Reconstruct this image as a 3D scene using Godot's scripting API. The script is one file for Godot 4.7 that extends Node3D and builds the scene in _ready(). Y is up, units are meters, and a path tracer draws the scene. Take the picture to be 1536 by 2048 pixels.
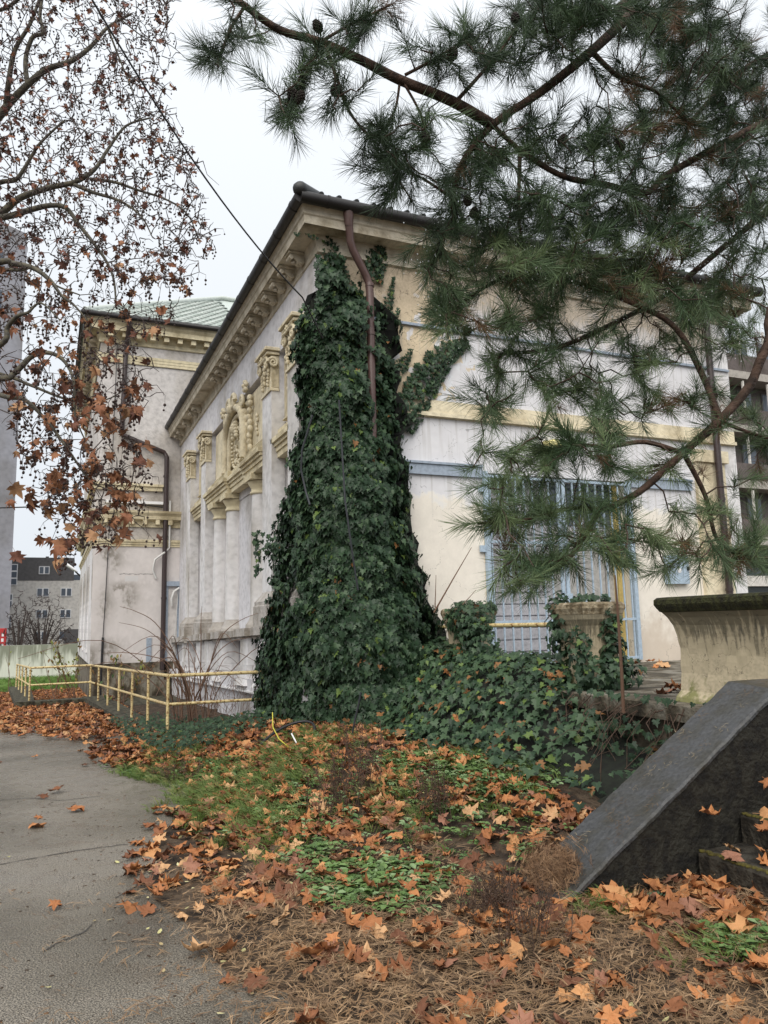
extends Node3D
# An ivy-clad stucco hall under a pine bough, autumn leaves on the ground, an overcast winter day.
const EYE := Vector3(0, 1.6, 0)
const FPX := 1520.0
var cam_basis := Basis.from_euler(Vector3(deg_to_rad(8.24), deg_to_rad(-23.6), deg_to_rad(-1.3)))
var rng := RandomNumberGenerator.new()
var M := {}
var taken := {}
var noise_a := FastNoiseLite.new()

# ---------- layout helpers: a direction seen in the photograph, met with a plane or a distance ----------
func ray(px: float, py: float) -> Vector3:
	return cam_basis * Vector3((px - 768.0) / FPX, (1024.0 - py) / FPX, -1.0)
func at(px: float, py: float, depth: float) -> Vector3:
	return EYE + ray(px, py) * depth
func on_y(px: float, py: float, y: float) -> Vector3:
	var r := ray(px, py)
	return EYE + r * ((y - EYE.y) / r.y)
func on_z(px: float, py: float, z: float) -> Vector3:
	var r := ray(px, py)
	return EYE + r * (z / r.z)
func on_x(px: float, py: float, x: float) -> Vector3:
	var r := ray(px, py)
	return EYE + r * (x / r.x)
func seen_at(p: Vector3) -> Vector3:   # photograph x, y and depth of a point
	var q := cam_basis.inverse() * (p - EYE)
	return Vector3(768.0 + FPX * q.x / -q.z, 1024.0 - FPX * q.y / -q.z, -q.z)

# ---------- mesh builder ----------
class MB:
	var v := PackedVector3Array()
	var n := PackedVector3Array()
	var uv := PackedVector2Array()
	var ix := PackedInt32Array()
	var off := Vector3.ZERO
	func put(p: Vector3, nn: Vector3, t := Vector2.ZERO) -> int:
		v.append(p - off); n.append(nn); uv.append(t)
		return v.size() - 1
	func face(a: int, b: int, c: int) -> void:
		var g := (v[b] - v[a]).cross(v[c] - v[a])
		if g.dot(n[a] + n[b] + n[c]) > 0.0:
			ix.append_array([a, c, b])
		else:
			ix.append_array([a, b, c])
	func quad(a: Vector3, b: Vector3, c: Vector3, d: Vector3, ta := Vector2(0, 0), tb := Vector2(1, 0), tc := Vector2(1, 1), td := Vector2(0, 1)) -> void:
		var nn := (b - a).cross(d - a)
		if nn.length_squared() < 1e-14:
			nn = (c - b).cross(d - b)
		nn = nn.normalized()
		var i := put(a, nn, ta); put(b, nn, tb); put(c, nn, tc); put(d, nn, td)
		face(i, i + 1, i + 2); face(i, i + 2, i + 3)
	func tri(a: Vector3, b: Vector3, c: Vector3) -> void:
		var nn := (b - a).cross(c - a).normalized()
		var i := put(a, nn); put(b, nn); put(c, nn)
		face(i, i + 1, i + 2)
	# eight corners: bottom ring p[0..3] counter-clockwise from above, top ring p[4..7]
	func hexa(p: Array) -> void:
		quad(p[4], p[7], p[6], p[5]); quad(p[0], p[1], p[2], p[3])
		for k in 4:
			var j := (k + 1) % 4
			quad(p[k], p[k + 4], p[j + 4], p[j], Vector2(0, 0), Vector2(0, 1), Vector2(1, 1), Vector2(1, 0))
	func box(lo: Vector3, hi: Vector3) -> void:
		hexa([Vector3(lo.x, lo.y, lo.z), Vector3(hi.x, lo.y, lo.z), Vector3(hi.x, lo.y, hi.z), Vector3(lo.x, lo.y, hi.z),
			Vector3(lo.x, hi.y, lo.z), Vector3(hi.x, hi.y, lo.z), Vector3(hi.x, hi.y, hi.z), Vector3(lo.x, hi.y, hi.z)])
	# box with small chamfers on the four vertical edges and on the top
	func cbox(lo: Vector3, hi: Vector3, c := 0.01) -> void:
		var ring := func(y: float, i: float) -> Array:
			return [Vector3(lo.x + i + c, y, lo.z + i), Vector3(hi.x - i - c, y, lo.z + i), Vector3(hi.x - i, y, lo.z + i + c), Vector3(hi.x - i, y, hi.z - i - c),
				Vector3(hi.x - i - c, y, hi.z - i), Vector3(lo.x + i + c, y, hi.z - i), Vector3(lo.x + i, y, hi.z - i - c), Vector3(lo.x + i, y, lo.z + i + c)]
		rings([ring.call(lo.y + c, 0.0), ring.call(hi.y - c, 0.0), ring.call(hi.y, c)], true)
	# flat-shaded skin over closed rings, capped
	func rings(rs: Array, cap_first := true) -> void:
		var mid := Vector3.ZERO
		for k in rs.size() - 1:
			var a: Array = rs[k]
			var b: Array = rs[k + 1]
			var ca := Vector3.ZERO
			for p in a: ca += p
			for p in b: ca += p
			ca /= a.size() * 2.0
			for i in a.size():
				var j := (i + 1) % a.size()
				oriented(a[i], a[j], b[j], b[i], ca)
		for e in ([0, rs.size() - 1] if cap_first else [rs.size() - 1]):
			var r: Array = rs[e]
			var c := Vector3.ZERO
			for p in r: c += p
			c /= r.size()
			var o: Array = rs[1 if e == 0 else e - 1]
			var inside := Vector3.ZERO
			for p in o: inside += p
			inside /= o.size()
			for i in r.size():
				oriented_tri(c, r[i], r[(i + 1) % r.size()], inside)
	func oriented(a: Vector3, b: Vector3, c: Vector3, d: Vector3, inside: Vector3) -> void:
		var nn := (b - a).cross(d - a)
		if nn.length_squared() < 1e-14: nn = (c - b).cross(d - b)
		if nn.dot((a + b + c + d) / 4.0 - inside) < 0.0: quad(d, c, b, a)
		else: quad(a, b, c, d)
	func oriented_tri(a: Vector3, b: Vector3, c: Vector3, inside: Vector3) -> void:
		if (b - a).cross(c - a).dot((a + b + c) / 3.0 - inside) < 0.0: tri(a, c, b)
		else: tri(a, b, c)
	func tube(pts: Array, radii: Array, sides := 6, caps := true) -> void:
		var up := Vector3(0.13, 0.97, 0.2)
		var base := v.size()
		var m := pts.size()
		for i in m:
			var t: Vector3 = (pts[mini(i + 1, m - 1)] - pts[maxi(i - 1, 0)]).normalized()
			var x := up.cross(t)
			if x.length() < 0.1: x = Vector3.RIGHT.cross(t)
			x = x.normalized()
			up = t.cross(x).normalized()
			var r: float = radii[i] if i < radii.size() else radii[-1]
			for s in sides:
				var a := TAU * s / sides
				var d := x * cos(a) + up * sin(a)
				put(pts[i] + d * r, d, Vector2(float(s) / sides, i))
		for i in m - 1:
			for s in sides:
				var a := base + i * sides + s
				var b := base + i * sides + (s + 1) % sides
				face(a, b, b + sides); face(a, b + sides, a + sides)
		if caps:
			for e in [0, m - 1]:
				var t: Vector3 = (pts[0] - pts[1]).normalized() if e == 0 else (pts[m - 1] - pts[m - 2]).normalized()
				var first := v.size()
				for s in sides: put(v[base + e * sides + s] + off, t)
				for s in range(1, sides - 1): face(first, first + s, first + s + 1)
	# profile of (radius, height) turned about the y axis at c
	func lathe(profile: Array, c: Vector3, sides := 20, from := 0.0, to := TAU) -> void:
		var base := v.size()
		var m := profile.size()
		for i in m:
			var d: Vector2 = profile[mini(i + 1, m - 1)] - profile[maxi(i - 1, 0)]
			var nn := Vector2(d.y, -d.x).normalized()
			for s in sides + 1:
				var a := from + (to - from) * s / sides
				put(c + Vector3(profile[i].x * cos(a), profile[i].y, profile[i].x * sin(a)), Vector3(nn.x * cos(a), nn.y, nn.x * sin(a)), Vector2(float(s) / sides, profile[i].y))
		for i in m - 1:
			for s in sides:
				var a := base + i * (sides + 1) + s
				face(a, a + 1, a + sides + 2); face(a, a + sides + 2, a + sides + 1)
	func ball(c: Vector3, r: Vector3, rows := 6, cols := 8, turn := Basis.IDENTITY) -> void:
		var base := v.size()
		for i in rows + 1:
			var p := PI * i / rows
			for s in cols + 1:
				var a := TAU * s / cols
				var d := Vector3(sin(p) * cos(a), cos(p), sin(p) * sin(a))
				put(c + turn * (d * r), (turn * (d / r)).normalized())
		for i in rows:
			for s in cols:
				var a := base + i * (cols + 1) + s
				face(a, a + 1, a + cols + 2); face(a, a + cols + 2, a + cols + 1)
	# profile points (out, up) carried along a path; outs are the outward directions at each path point (mitred by their length)
	func sweep(profile: Array, path: Array, outs: Array, closed_profile := false) -> void:
		var m := profile.size()
		for i in path.size() - 1:
			for k in (m if closed_profile else m - 1):
				var p: Vector2 = profile[k]
				var q: Vector2 = profile[(k + 1) % m]
				var a: Vector3 = path[i] + outs[i] * p.x + Vector3.UP * p.y
				var b: Vector3 = path[i + 1] + outs[i + 1] * p.x + Vector3.UP * p.y
				var c: Vector3 = path[i + 1] + outs[i + 1] * q.x + Vector3.UP * q.y
				var d: Vector3 = path[i] + outs[i] * q.x + Vector3.UP * q.y
				quad(a, b, c, d)
	func smooth() -> MB:   # one normal per place
		var sum := {}
		for i in v.size():
			var k := v[i].snapped(Vector3.ONE * 0.0005)
			sum[k] = sum.get(k, Vector3.ZERO) + n[i]
		for i in v.size(): n[i] = (sum[v[i].snapped(Vector3.ONE * 0.0005)] as Vector3).normalized()
		return self
	func mesh() -> ArrayMesh:
		var arr := []
		arr.resize(Mesh.ARRAY_MAX)
		arr[Mesh.ARRAY_VERTEX] = v
		arr[Mesh.ARRAY_NORMAL] = n
		arr[Mesh.ARRAY_TEX_UV] = uv
		arr[Mesh.ARRAY_INDEX] = ix
		var am := ArrayMesh.new()
		am.add_surface_from_arrays(Mesh.PRIMITIVE_TRIANGLES, arr)
		return am

# ---------- scene tree helpers ----------
func numbered(called: String) -> String:
	if not taken.has(called):
		taken[called] = 0
		return called
	taken[called] += 1
	return "%s_%03d" % [called, taken[called]]
func tag(o: Node3D, label := "", category := "", group := "", kind := "") -> Node3D:
	if label: o.set_meta("label", label)
	if category: o.set_meta("category", category)
	if group: o.set_meta("group", group)
	if kind: o.set_meta("kind", kind)
	return o
func thing(called: String, label: String, category: String, where := Vector3.ZERO, group := "") -> Node3D:
	var o := Node3D.new()
	o.name = numbered(called)
	add_child(o, true)
	o.position = where
	return tag(o, label, category, group)
func world_of(o: Node3D) -> Vector3:   # nothing is turned above a part built in world coordinates
	var p := Vector3.ZERO
	var k: Node = o
	while k is Node3D and k != self:
		p += k.position
		k = k.get_parent()
	return p
func part(called: String, mesh: Mesh, mat: Material, parent: Node, label := "") -> MeshInstance3D:
	var o := MeshInstance3D.new()
	o.mesh = mesh
	o.material_override = mat
	o.name = called if parent != self else numbered(called)
	parent.add_child(o, true)
	if label: o.set_meta("label", label)
	return o
# a part whose builder holds world coordinates
func wpart(called: String, b: MB, mat: Material, parent: Node3D, label := "") -> MeshInstance3D:
	var o := part(called, b.mesh(), mat, parent, label)
	o.position = -world_of(parent)
	return o
func struct(called: String, b: MB, mat: Material) -> MeshInstance3D:
	var o := part(called, b.mesh(), mat, self)
	o.set_meta("kind", "structure")
	return o
func many(called: String, mesh: Mesh, mat: Material, parent: Node3D, where: Array, tint: Array = [], kind := "stuff") -> MultiMeshInstance3D:
	var mm := MultiMesh.new()
	mm.transform_format = MultiMesh.TRANSFORM_3D
	mm.use_colors = tint.size() > 0
	mm.mesh = mesh
	mm.instance_count = where.size()
	for i in where.size():
		mm.set_instance_transform(i, where[i])
		if tint.size() > 0: mm.set_instance_color(i, tint[i])
	var o := MultiMeshInstance3D.new()
	o.multimesh = mm
	o.material_override = mat
	o.name = called if parent != self else numbered(called)
	parent.add_child(o, true)
	if parent != self: o.position = -world_of(parent)
	if kind: o.set_meta("kind", kind)
	return o

# ---------- materials ----------
func lin(r: float, g: float, b: float) -> Color:
	return Color(r, g, b).linear_to_srgb()
func noise_tex(nseed: int, freq: float, octaves: int, stops: Array, size := 512, kind := FastNoiseLite.TYPE_SIMPLEX_SMOOTH, bump := -1.0) -> NoiseTexture2D:
	var f := FastNoiseLite.new()
	f.seed = nseed; f.frequency = freq; f.noise_type = kind
	f.fractal_octaves = octaves
	var t := NoiseTexture2D.new()
	t.width = size; t.height = size; t.seamless = true; t.noise = f
	if bump > 0.0:
		t.as_normal_map = true
		t.bump_strength = bump
	elif stops.size() > 0:
		var g := Gradient.new()
		var offs := PackedFloat32Array()
		var cols := PackedColorArray()
		for s in stops:
			offs.append(s[0]); cols.append(s[1])
		g.offsets = offs; g.colors = cols
		t.color_ramp = g
	return t
func plain(c: Color, rough := 0.85, metal := 0.0) -> StandardMaterial3D:
	var m := StandardMaterial3D.new()
	m.albedo_color = c
	m.roughness = rough
	m.metallic = metal
	m.cull_mode = BaseMaterial3D.CULL_DISABLED
	return m
func surfaced(c: Color, rough: float, tex: Texture2D, scale: float, bump: Texture2D = null, bump_amount := 1.0, stain: Texture2D = null, stain_scale := 0.2) -> StandardMaterial3D:
	var m := plain(c, rough)
	m.albedo_texture = tex
	m.uv1_triplanar = true
	m.uv1_world_triplanar = true
	m.uv1_scale = Vector3.ONE * scale
	if bump:
		m.normal_enabled = true
		m.normal_texture = bump
		m.normal_scale = bump_amount
	if stain:
		m.detail_enabled = true
		m.detail_blend_mode = BaseMaterial3D.BLEND_MODE_MUL
		m.detail_albedo = stain
		m.detail_uv_layer = BaseMaterial3D.DETAIL_UV_2
		m.uv2_triplanar = true
		m.uv2_world_triplanar = true
		m.uv2_scale = Vector3(stain_scale, stain_scale * 0.55, stain_scale)
	return m
func leafy(tint_from_copies: bool, c: Color, rough := 0.5, through := 0.12) -> StandardMaterial3D:
	var m := plain(c, rough)
	m.cull_mode = BaseMaterial3D.CULL_DISABLED
	m.vertex_color_use_as_albedo = tint_from_copies
	m.metallic_specular = 0.3
	if through > 0.0:
		m.backlight_enabled = true
		m.backlight = Color(through, through, through)
	return m
func grey(x: float) -> Color:
	return Color(x, x, x)
func paint_image(w: int, h: int, f: Callable) -> ImageTexture:   # f(u, v) gives a linear colour, v up
	var im := Image.create_empty(w, h, false, Image.FORMAT_RGB8)
	for y in h:
		for x in w:
			var c: Color = f.call((x + 0.5) / w, 1.0 - (y + 0.5) / h)
			im.set_pixel(x, y, c.linear_to_srgb())
	return ImageTexture.create_from_image(im)

func make_materials() -> void:
	noise_a.seed = 11
	noise_a.frequency = 1.0
	noise_a.fractal_octaves = 5
	var fine := noise_tex(3, 0.02, 5, [[0.0, grey(0.84)], [0.5, grey(0.95)], [1.0, grey(1.0)]])
	var stain := noise_tex(5, 0.006, 5, [[0.0, Color(0.66, 0.63, 0.58)], [0.35, Color(0.9, 0.89, 0.87)], [0.6, grey(1.0)], [1.0, grey(1.0)]])
	var dirt := noise_tex(9, 0.009, 6, [[0.0, Color(0.3, 0.27, 0.22)], [0.38, Color(0.6, 0.55, 0.47)], [0.6, Color(0.9, 0.87, 0.82)], [1.0, grey(1.0)]])
	var rough_n := noise_tex(21, 0.05, 4, [], 512, FastNoiseLite.TYPE_SIMPLEX_SMOOTH, 3.0)
	var coarse_n := noise_tex(23, 0.03, 6, [], 512, FastNoiseLite.TYPE_SIMPLEX_SMOOTH, 8.0)
	M.fine = fine; M.stain = stain; M.dirt = dirt; M.rough_n = rough_n; M.coarse_n = coarse_n
	M.wall = surfaced(lin(0.69, 0.68, 0.705), 0.9, fine, 0.5, rough_n, 0.4, stain, 0.16)
	M.wall_white = surfaced(lin(0.75, 0.74, 0.745), 0.9, fine, 0.5, rough_n, 0.25, stain, 0.16)
	M.trim = surfaced(lin(0.74, 0.655, 0.45), 0.88, fine, 0.7, rough_n, 0.5, stain, 0.3)
	M.panel = surfaced(lin(0.76, 0.675, 0.49), 0.9, fine, 0.6, rough_n, 0.5, stain, 0.25)
	M.cornice = surfaced(lin(0.58, 0.525, 0.42), 0.9, fine, 0.7, coarse_n, 0.4, stain, 0.6)
	M.relief = surfaced(lin(0.74, 0.66, 0.48), 0.9, fine, 1.0, rough_n, 0.6, stain, 1.2)
	M.pavilion = surfaced(lin(0.62, 0.59, 0.57), 0.92, fine, 0.5, rough_n, 0.5, stain, 0.14)
	M.gutter = plain(lin(0.011, 0.009, 0.009), 0.5)
	M.pipe = surfaced(lin(0.105, 0.060, 0.052), 0.4, fine, 1.4)
	M.pipe_dark = surfaced(lin(0.045, 0.029, 0.028), 0.35, fine, 1.4)
	M.roof_dark = surfaced(lin(0.03, 0.032, 0.033), 0.55, fine, 1.4)
	M.tile = surfaced(lin(0.56, 0.61, 0.575), 0.45, fine, 0.9)
	M.tile_b = surfaced(lin(0.51, 0.57, 0.53), 0.45, fine, 0.9)
	M.tile_c = surfaced(lin(0.60, 0.645, 0.61), 0.5, fine, 0.9)
	M.steel_blue = surfaced(lin(0.40, 0.50, 0.60), 0.5, fine, 1.2)
	M.beam_blue = surfaced(lin(0.33, 0.39, 0.47), 0.55, fine, 1.2)
	M.door_grey = surfaced(lin(0.52, 0.51, 0.54), 0.7, fine, 1.0)
	M.door_pale = surfaced(lin(0.52, 0.50, 0.47), 0.7, fine, 1.0)
	M.door_yellow = surfaced(lin(0.62, 0.47, 0.16), 0.7, fine, 1.0)
	M.rail = surfaced(lin(0.72, 0.58, 0.29), 0.45, noise_tex(31, 0.03, 5, [[0.0, Color(0.36, 0.22, 0.13)], [0.3, Color(0.6, 0.45, 0.3)], [0.36, grey(0.9)], [1.0, grey(1.0)]], 256), 2.0)
	M.concrete = surfaced(lin(0.24, 0.23, 0.20), 0.85, fine, 1.0, coarse_n, 0.8, dirt, 0.5)
	M.concrete_pale = surfaced(lin(0.50, 0.47, 0.44), 0.85, fine, 1.0, coarse_n, 0.5, stain, 0.5)
	M.moss = surfaced(lin(0.045, 0.05, 0.014), 0.95, dirt, 2.5, coarse_n, 1.6)
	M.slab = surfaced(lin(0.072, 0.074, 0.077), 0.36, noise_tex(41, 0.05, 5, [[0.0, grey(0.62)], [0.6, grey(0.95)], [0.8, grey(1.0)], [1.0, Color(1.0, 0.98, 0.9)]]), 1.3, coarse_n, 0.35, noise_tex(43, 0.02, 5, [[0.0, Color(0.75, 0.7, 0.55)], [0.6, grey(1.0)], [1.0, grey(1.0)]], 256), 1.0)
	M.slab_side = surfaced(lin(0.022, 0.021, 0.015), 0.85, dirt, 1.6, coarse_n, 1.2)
	M.step = surfaced(lin(0.055, 0.05, 0.04), 0.9, dirt, 1.5, coarse_n, 1.2)
	M.dark = plain(lin(0.012, 0.012, 0.013), 0.8)
	M.cable = plain(lin(0.012, 0.012, 0.014), 0.5)
	M.white_cable = plain(lin(0.6, 0.6, 0.58), 0.5)
	M.glass = plain(lin(0.10, 0.12, 0.15), 0.08)
	M.window_white = plain(lin(0.75, 0.75, 0.75), 0.5)
	M.bark_plane = surfaced(lin(0.105, 0.098, 0.082), 0.85, noise_tex(51, 0.03, 4, [[0.0, Color(0.55, 0.5, 0.42)], [0.5, grey(0.8)], [0.62, Color(1.0, 0.97, 0.85)], [1.0, Color(1.0, 0.98, 0.9)]], 256), 1.5, coarse_n, 0.6)
	M.twig = plain(lin(0.050, 0.036, 0.031), 0.8)
	M.bark_pine = surfaced(lin(0.085, 0.050, 0.036), 0.9, dirt, 3.0, coarse_n, 1.6)
	M.twig_pine = plain(lin(0.055, 0.034, 0.024), 0.85)
	M.shrub = plain(lin(0.15, 0.085, 0.055), 0.8)
	M.soil = surfaced(lin(0.105, 0.075, 0.05), 0.95, dirt, 0.9, coarse_n, 1.6, stain, 0.6)

# ---------- ground ----------
func gy(x: float, z: float) -> float:
	var y := 0.0
	if z < -11.0: y -= 0.029 * (minf(-z, 50.0) - 11.0)
	y += 0.26 * smoothstep(1.3, 3.2, x) * smoothstep(-4.0, -6.6, z) * (1.0 - smoothstep(-10.8, -12.6, z)) * (1.0 - smoothstep(7.0, 9.0, x))
	return y
func bumpy(x: float, z: float) -> float:
	return gy(x, z) + 0.035 * noise_a.get_noise_2d(x * 0.9, z * 0.9) * smoothstep(0.9, 2.0, x - edge_x(z))
const EDGE := [[4.0, 1.1], [-2.5, 1.0], [-3.3, 0.85], [-5.2, 0.52], [-6.1, 0.62], [-6.9, 0.86], [-7.6, 1.32], [-8.2, 1.36], [-8.7, 1.15], [-9.6, 0.78], [-11.3, 0.42], [-12.2, 0.9], [-13.0, 1.3], [-40.0, 1.3]]
func edge_x(z: float) -> float:   # where the asphalt ends and the planted strip begins
	for i in EDGE.size() - 1:
		if z <= EDGE[i][0] and z >= EDGE[i + 1][0]:
			return lerpf(EDGE[i][1], EDGE[i + 1][1], (z - EDGE[i][0]) / (EDGE[i + 1][0] - EDGE[i][0]))
	return 1.1
func sheet(xs: Array, zs: Array, f: Callable, uvscale := 1.0) -> MB:
	var b := MB.new()
	for i in zs.size():
		for j in xs.size():
			var y: float = f.call(xs[j], zs[i])
			var y2: float = f.call(xs[j] + 0.1, zs[i])
			var y3: float = f.call(xs[j], zs[i] + 0.1)
			b.put(Vector3(xs[j], y, zs[i]), Vector3((y - y2) / 0.1, 1.0, (y - y3) / 0.1).normalized(), Vector2(xs[j], zs[i]) * uvscale)
	for i in zs.size() - 1:
		for j in xs.size() - 1:
			var a := i * xs.size() + j
			b.face(a, a + 1, a + xs.size() + 1); b.face(a, a + xs.size() + 1, a + xs.size())
	return b
func steps(from: float, to: float, n: int) -> Array:
	var a := []
	for i in n + 1: a.append(lerpf(from, to, float(i) / n))
	return a

func build_ground() -> void:
	var xs := [-300.0, -120.0, -50.0, -20.0, -8.0] + steps(-6.0, 9.0, 75) + [12.0, 20.0, 50.0, 120.0, 300.0]
	var zs := [200.0, 60.0, 20.0, 8.0] + steps(3.0, -14.0, 85) + steps(-14.6, -40.0, 40) + [-50.0, -80.0, -150.0, -300.0]
	struct("ground", sheet(xs, zs, func(x, z): return bumpy(x, z) - 0.008), M.soil)
	# asphalt lane with an irregular right edge
	var b := MB.new()
	var rows := steps(8.0, -34.0, 168)
	for i in rows.size():
		var z: float = rows[i]
		var e := edge_x(z) + 0.16 * noise_a.get_noise_2d(z * 2.3, 7.0) + 0.10 * noise_a.get_noise_2d(z * 9.0, 17.0) + 0.12
		for j in 11:
			var x := lerpf(-9.0, e - 0.05, pow(j / 9.0, 0.5)) if j < 10 else e
			b.put(Vector3(x, bumpy(x, z) + (0.005 if j < 10 else -0.016), z), Vector3.UP, Vector2(x, z))
	for i in rows.size() - 1:
		for j in 10:
			var a := i * 11 + j
			b.face(a, a + 1, a + 12); b.face(a, a + 12, a + 11)
	var road := surfaced(lin(0.36, 0.335, 0.295), 1.0, noise_tex(61, 0.11, 3, [[0.0, grey(0.35)], [0.38, grey(0.62)], [0.55, grey(0.86)], [0.72, grey(0.95)], [1.0, Color(1.0, 0.97, 0.9)]], 1024), 0.7, noise_tex(63, 0.14, 3, [], 1024, FastNoiseLite.TYPE_SIMPLEX_SMOOTH, 7.0), 1.0,
		noise_tex(65, 0.005, 5, [[0.0, Color(0.6, 0.58, 0.54)], [0.4, Color(0.84, 0.82, 0.78)], [0.7, Color(1.0, 0.98, 0.95)], [1.0, grey(1.0)]], 512), 0.13)
	road.roughness_texture = noise_tex(67, 0.012, 3, [[0.0, grey(0.14)], [0.4, grey(0.24)], [0.55, grey(0.42)], [1.0, grey(0.7)]], 512)
	var lane := struct("asphalt_lane", b, road)
	# old joints and cracks in the lane
	for c in [[[0, 1728], [80, 1714], [170, 1698], [255, 1688]], [[230, 1795], [262, 1778], [300, 1752], [345, 1738]], [[0, 1600], [60, 1596], [120, 1601], [200, 1592]], [[85, 1905], [120, 1880], [160, 1868], [185, 1850]]]:
		var cb := MB.new()
		for i in c.size() - 1:
			for m in 5:
				var p := on_y(lerpf(c[i][0], c[i + 1][0], m / 5.0), lerpf(c[i][1], c[i + 1][1], m / 5.0), 0.009)
				var q := on_y(lerpf(c[i][0], c[i + 1][0], (m + 1) / 5.0), lerpf(c[i][1], c[i + 1][1], (m + 1) / 5.0), 0.009)
				var w0 := 0.006 * (1.0 + noise_a.get_noise_2d(p.x * 12.0, p.z * 12.0))
				var w1 := 0.006 * (1.0 + noise_a.get_noise_2d(q.x * 12.0, q.z * 12.0))
				p.z += 0.03 * noise_a.get_noise_2d(p.x * 7.0, p.z * 5.0)
				q.z += 0.03 * noise_a.get_noise_2d(q.x * 7.0, q.z * 5.0)
				cb.quad(p + Vector3(0, 0, w0), q + Vector3(0, 0, w1), q - Vector3(0, 0, w1), p - Vector3(0, 0, w0))
		part("crack", cb.mesh(), M.crack, lane)
	# far lawn and the pale slab path beside it
	struct("lawn", sheet(steps(-9.0, 3.0, 12), steps(-31.0, -47.5, 12), func(x, z): return gy(x, z) + 0.012), surfaced(lin(0.085, 0.14, 0.03), 0.95, M.dirt, 1.2))
	struct("path", sheet(steps(-0.2, 2.2, 4), steps(-23.0, -30.5, 8), func(x, z): return gy(x, z) + 0.012), M.concrete_pale)

# ---------- the stucco hall ----------
const XA := 3.46
func base_y(y: float, z: float) -> float:   # base courses follow the fall of the site
	return y + 0.028 * (z + 12.5)
func slope_box(b: MB, x0: float, x1: float, z0: float, z1: float, lo: float, hi: float, flare := 0.0) -> void:
	var a := base_y(lo, z0)
	var c := base_y(lo, z1)
	b.hexa([Vector3(x0 - flare, a, z0 - flare), Vector3(x1, a, z0 - flare), Vector3(x1, c, z1 + flare), Vector3(x0 - flare, c, z1 + flare),
		Vector3(x0, base_y(hi, z0), z0), Vector3(x1, base_y(hi, z0), z0), Vector3(x1, base_y(hi, z1), z1), Vector3(x0, base_y(hi, z1), z1)])
func wbox(called: String, lo: Vector3, hi: Vector3, mat: Material, parent: Node3D, label := "") -> MeshInstance3D:
	var b := MB.new()
	b.box(lo, hi)
	return wpart(called, b, mat, parent, label)

func spiral(b: MB, c: Vector3, right: Vector3, up: Vector3, r: float, turns: float, thick: float) -> void:
	var pts := []
	var rad := []
	for i in 19:
		var t := i / 18.0
		var a := t * turns * TAU
		pts.append(c + (right * cos(a) + up * sin(a)) * r * (1.0 - 0.86 * t))
		rad.append(thick * (1.0 - 0.45 * t))
	b.tube(pts, rad, 6)
func blossom(b: MB, c: Vector3, out: Vector3, r: float) -> void:
	var x := out.cross(Vector3.UP).normalized()
	var y := x.cross(out).normalized()
	for k in 5:
		var a := TAU * k / 5.0 + 0.3
		b.ball(c + (x * cos(a) + y * sin(a)) * r * 0.62, Vector3.ONE * r * 0.42, 4, 6)
	b.ball(c + out * r * 0.25, Vector3.ONE * r * 0.36, 4, 6)
func capital_mesh(w: float) -> ArrayMesh:   # local: front faces -x, width along z, hangs from y = 0 down to -0.78
	var b := MB.new()
	var h := w / 2.0
	b.cbox(Vector3(-0.17, -0.07, -h - 0.06), Vector3(0.1, 0.0, h + 0.06), 0.012)
	b.cbox(Vector3(-0.13, -0.13, -h - 0.02), Vector3(0.1, -0.07, h + 0.02), 0.012)
	b.cbox(Vector3(-0.05, -0.70, -h + 0.01), Vector3(0.1, -0.13, h - 0.01), 0.012)
	b.cbox(Vector3(-0.07, -0.765, -h - 0.01), Vector3(0.1, -0.70, h + 0.01), 0.012)
	for s in [-1.0, 1.0]:
		spiral(b, Vector3(-0.11, -0.27, s * (h - 0.09)), Vector3(0, 0, s), Vector3.UP, 0.105, 1.9, 0.03)
		spiral(b, Vector3(-0.02, -0.27, s * (h + 0.035)), Vector3(-1, 0, 0), Vector3.UP, 0.09, 1.9, 0.028)
		b.ball(Vector3(-0.115, -0.27, s * (h - 0.09)), Vector3(0.03, 0.03, 0.03), 5, 8)
		for k in 5:
			b.ball(Vector3(-0.07, -0.40 - 0.055 * k, s * (h - 0.09 - 0.012 * k)), Vector3(0.032, 0.04, 0.042 - 0.004 * k), 4, 6)
		b.tube([Vector3(-0.09, -0.15, 0.0), Vector3(-0.13, -0.19, s * 0.08), Vector3(-0.12, -0.165, s * (h - 0.05))], [0.025, 0.03, 0.03], 6)
	blossom(b, Vector3(-0.13, -0.15, 0.0), Vector3(-1, 0, 0), 0.075)
	for k in 4:
		b.ball(Vector3(-0.08, -0.30 - 0.085 * k, 0.0), Vector3(0.04, 0.055, 0.075 - 0.012 * k), 4, 8)
	for k in 6:
		var t := k / 5.0
		b.ball(Vector3(-0.075, -0.36 - 0.05 * sin(t * PI), lerpf(-h + 0.1, h - 0.1, t)), Vector3(0.03, 0.035, 0.035), 4, 6)
	return b.mesh()
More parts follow.
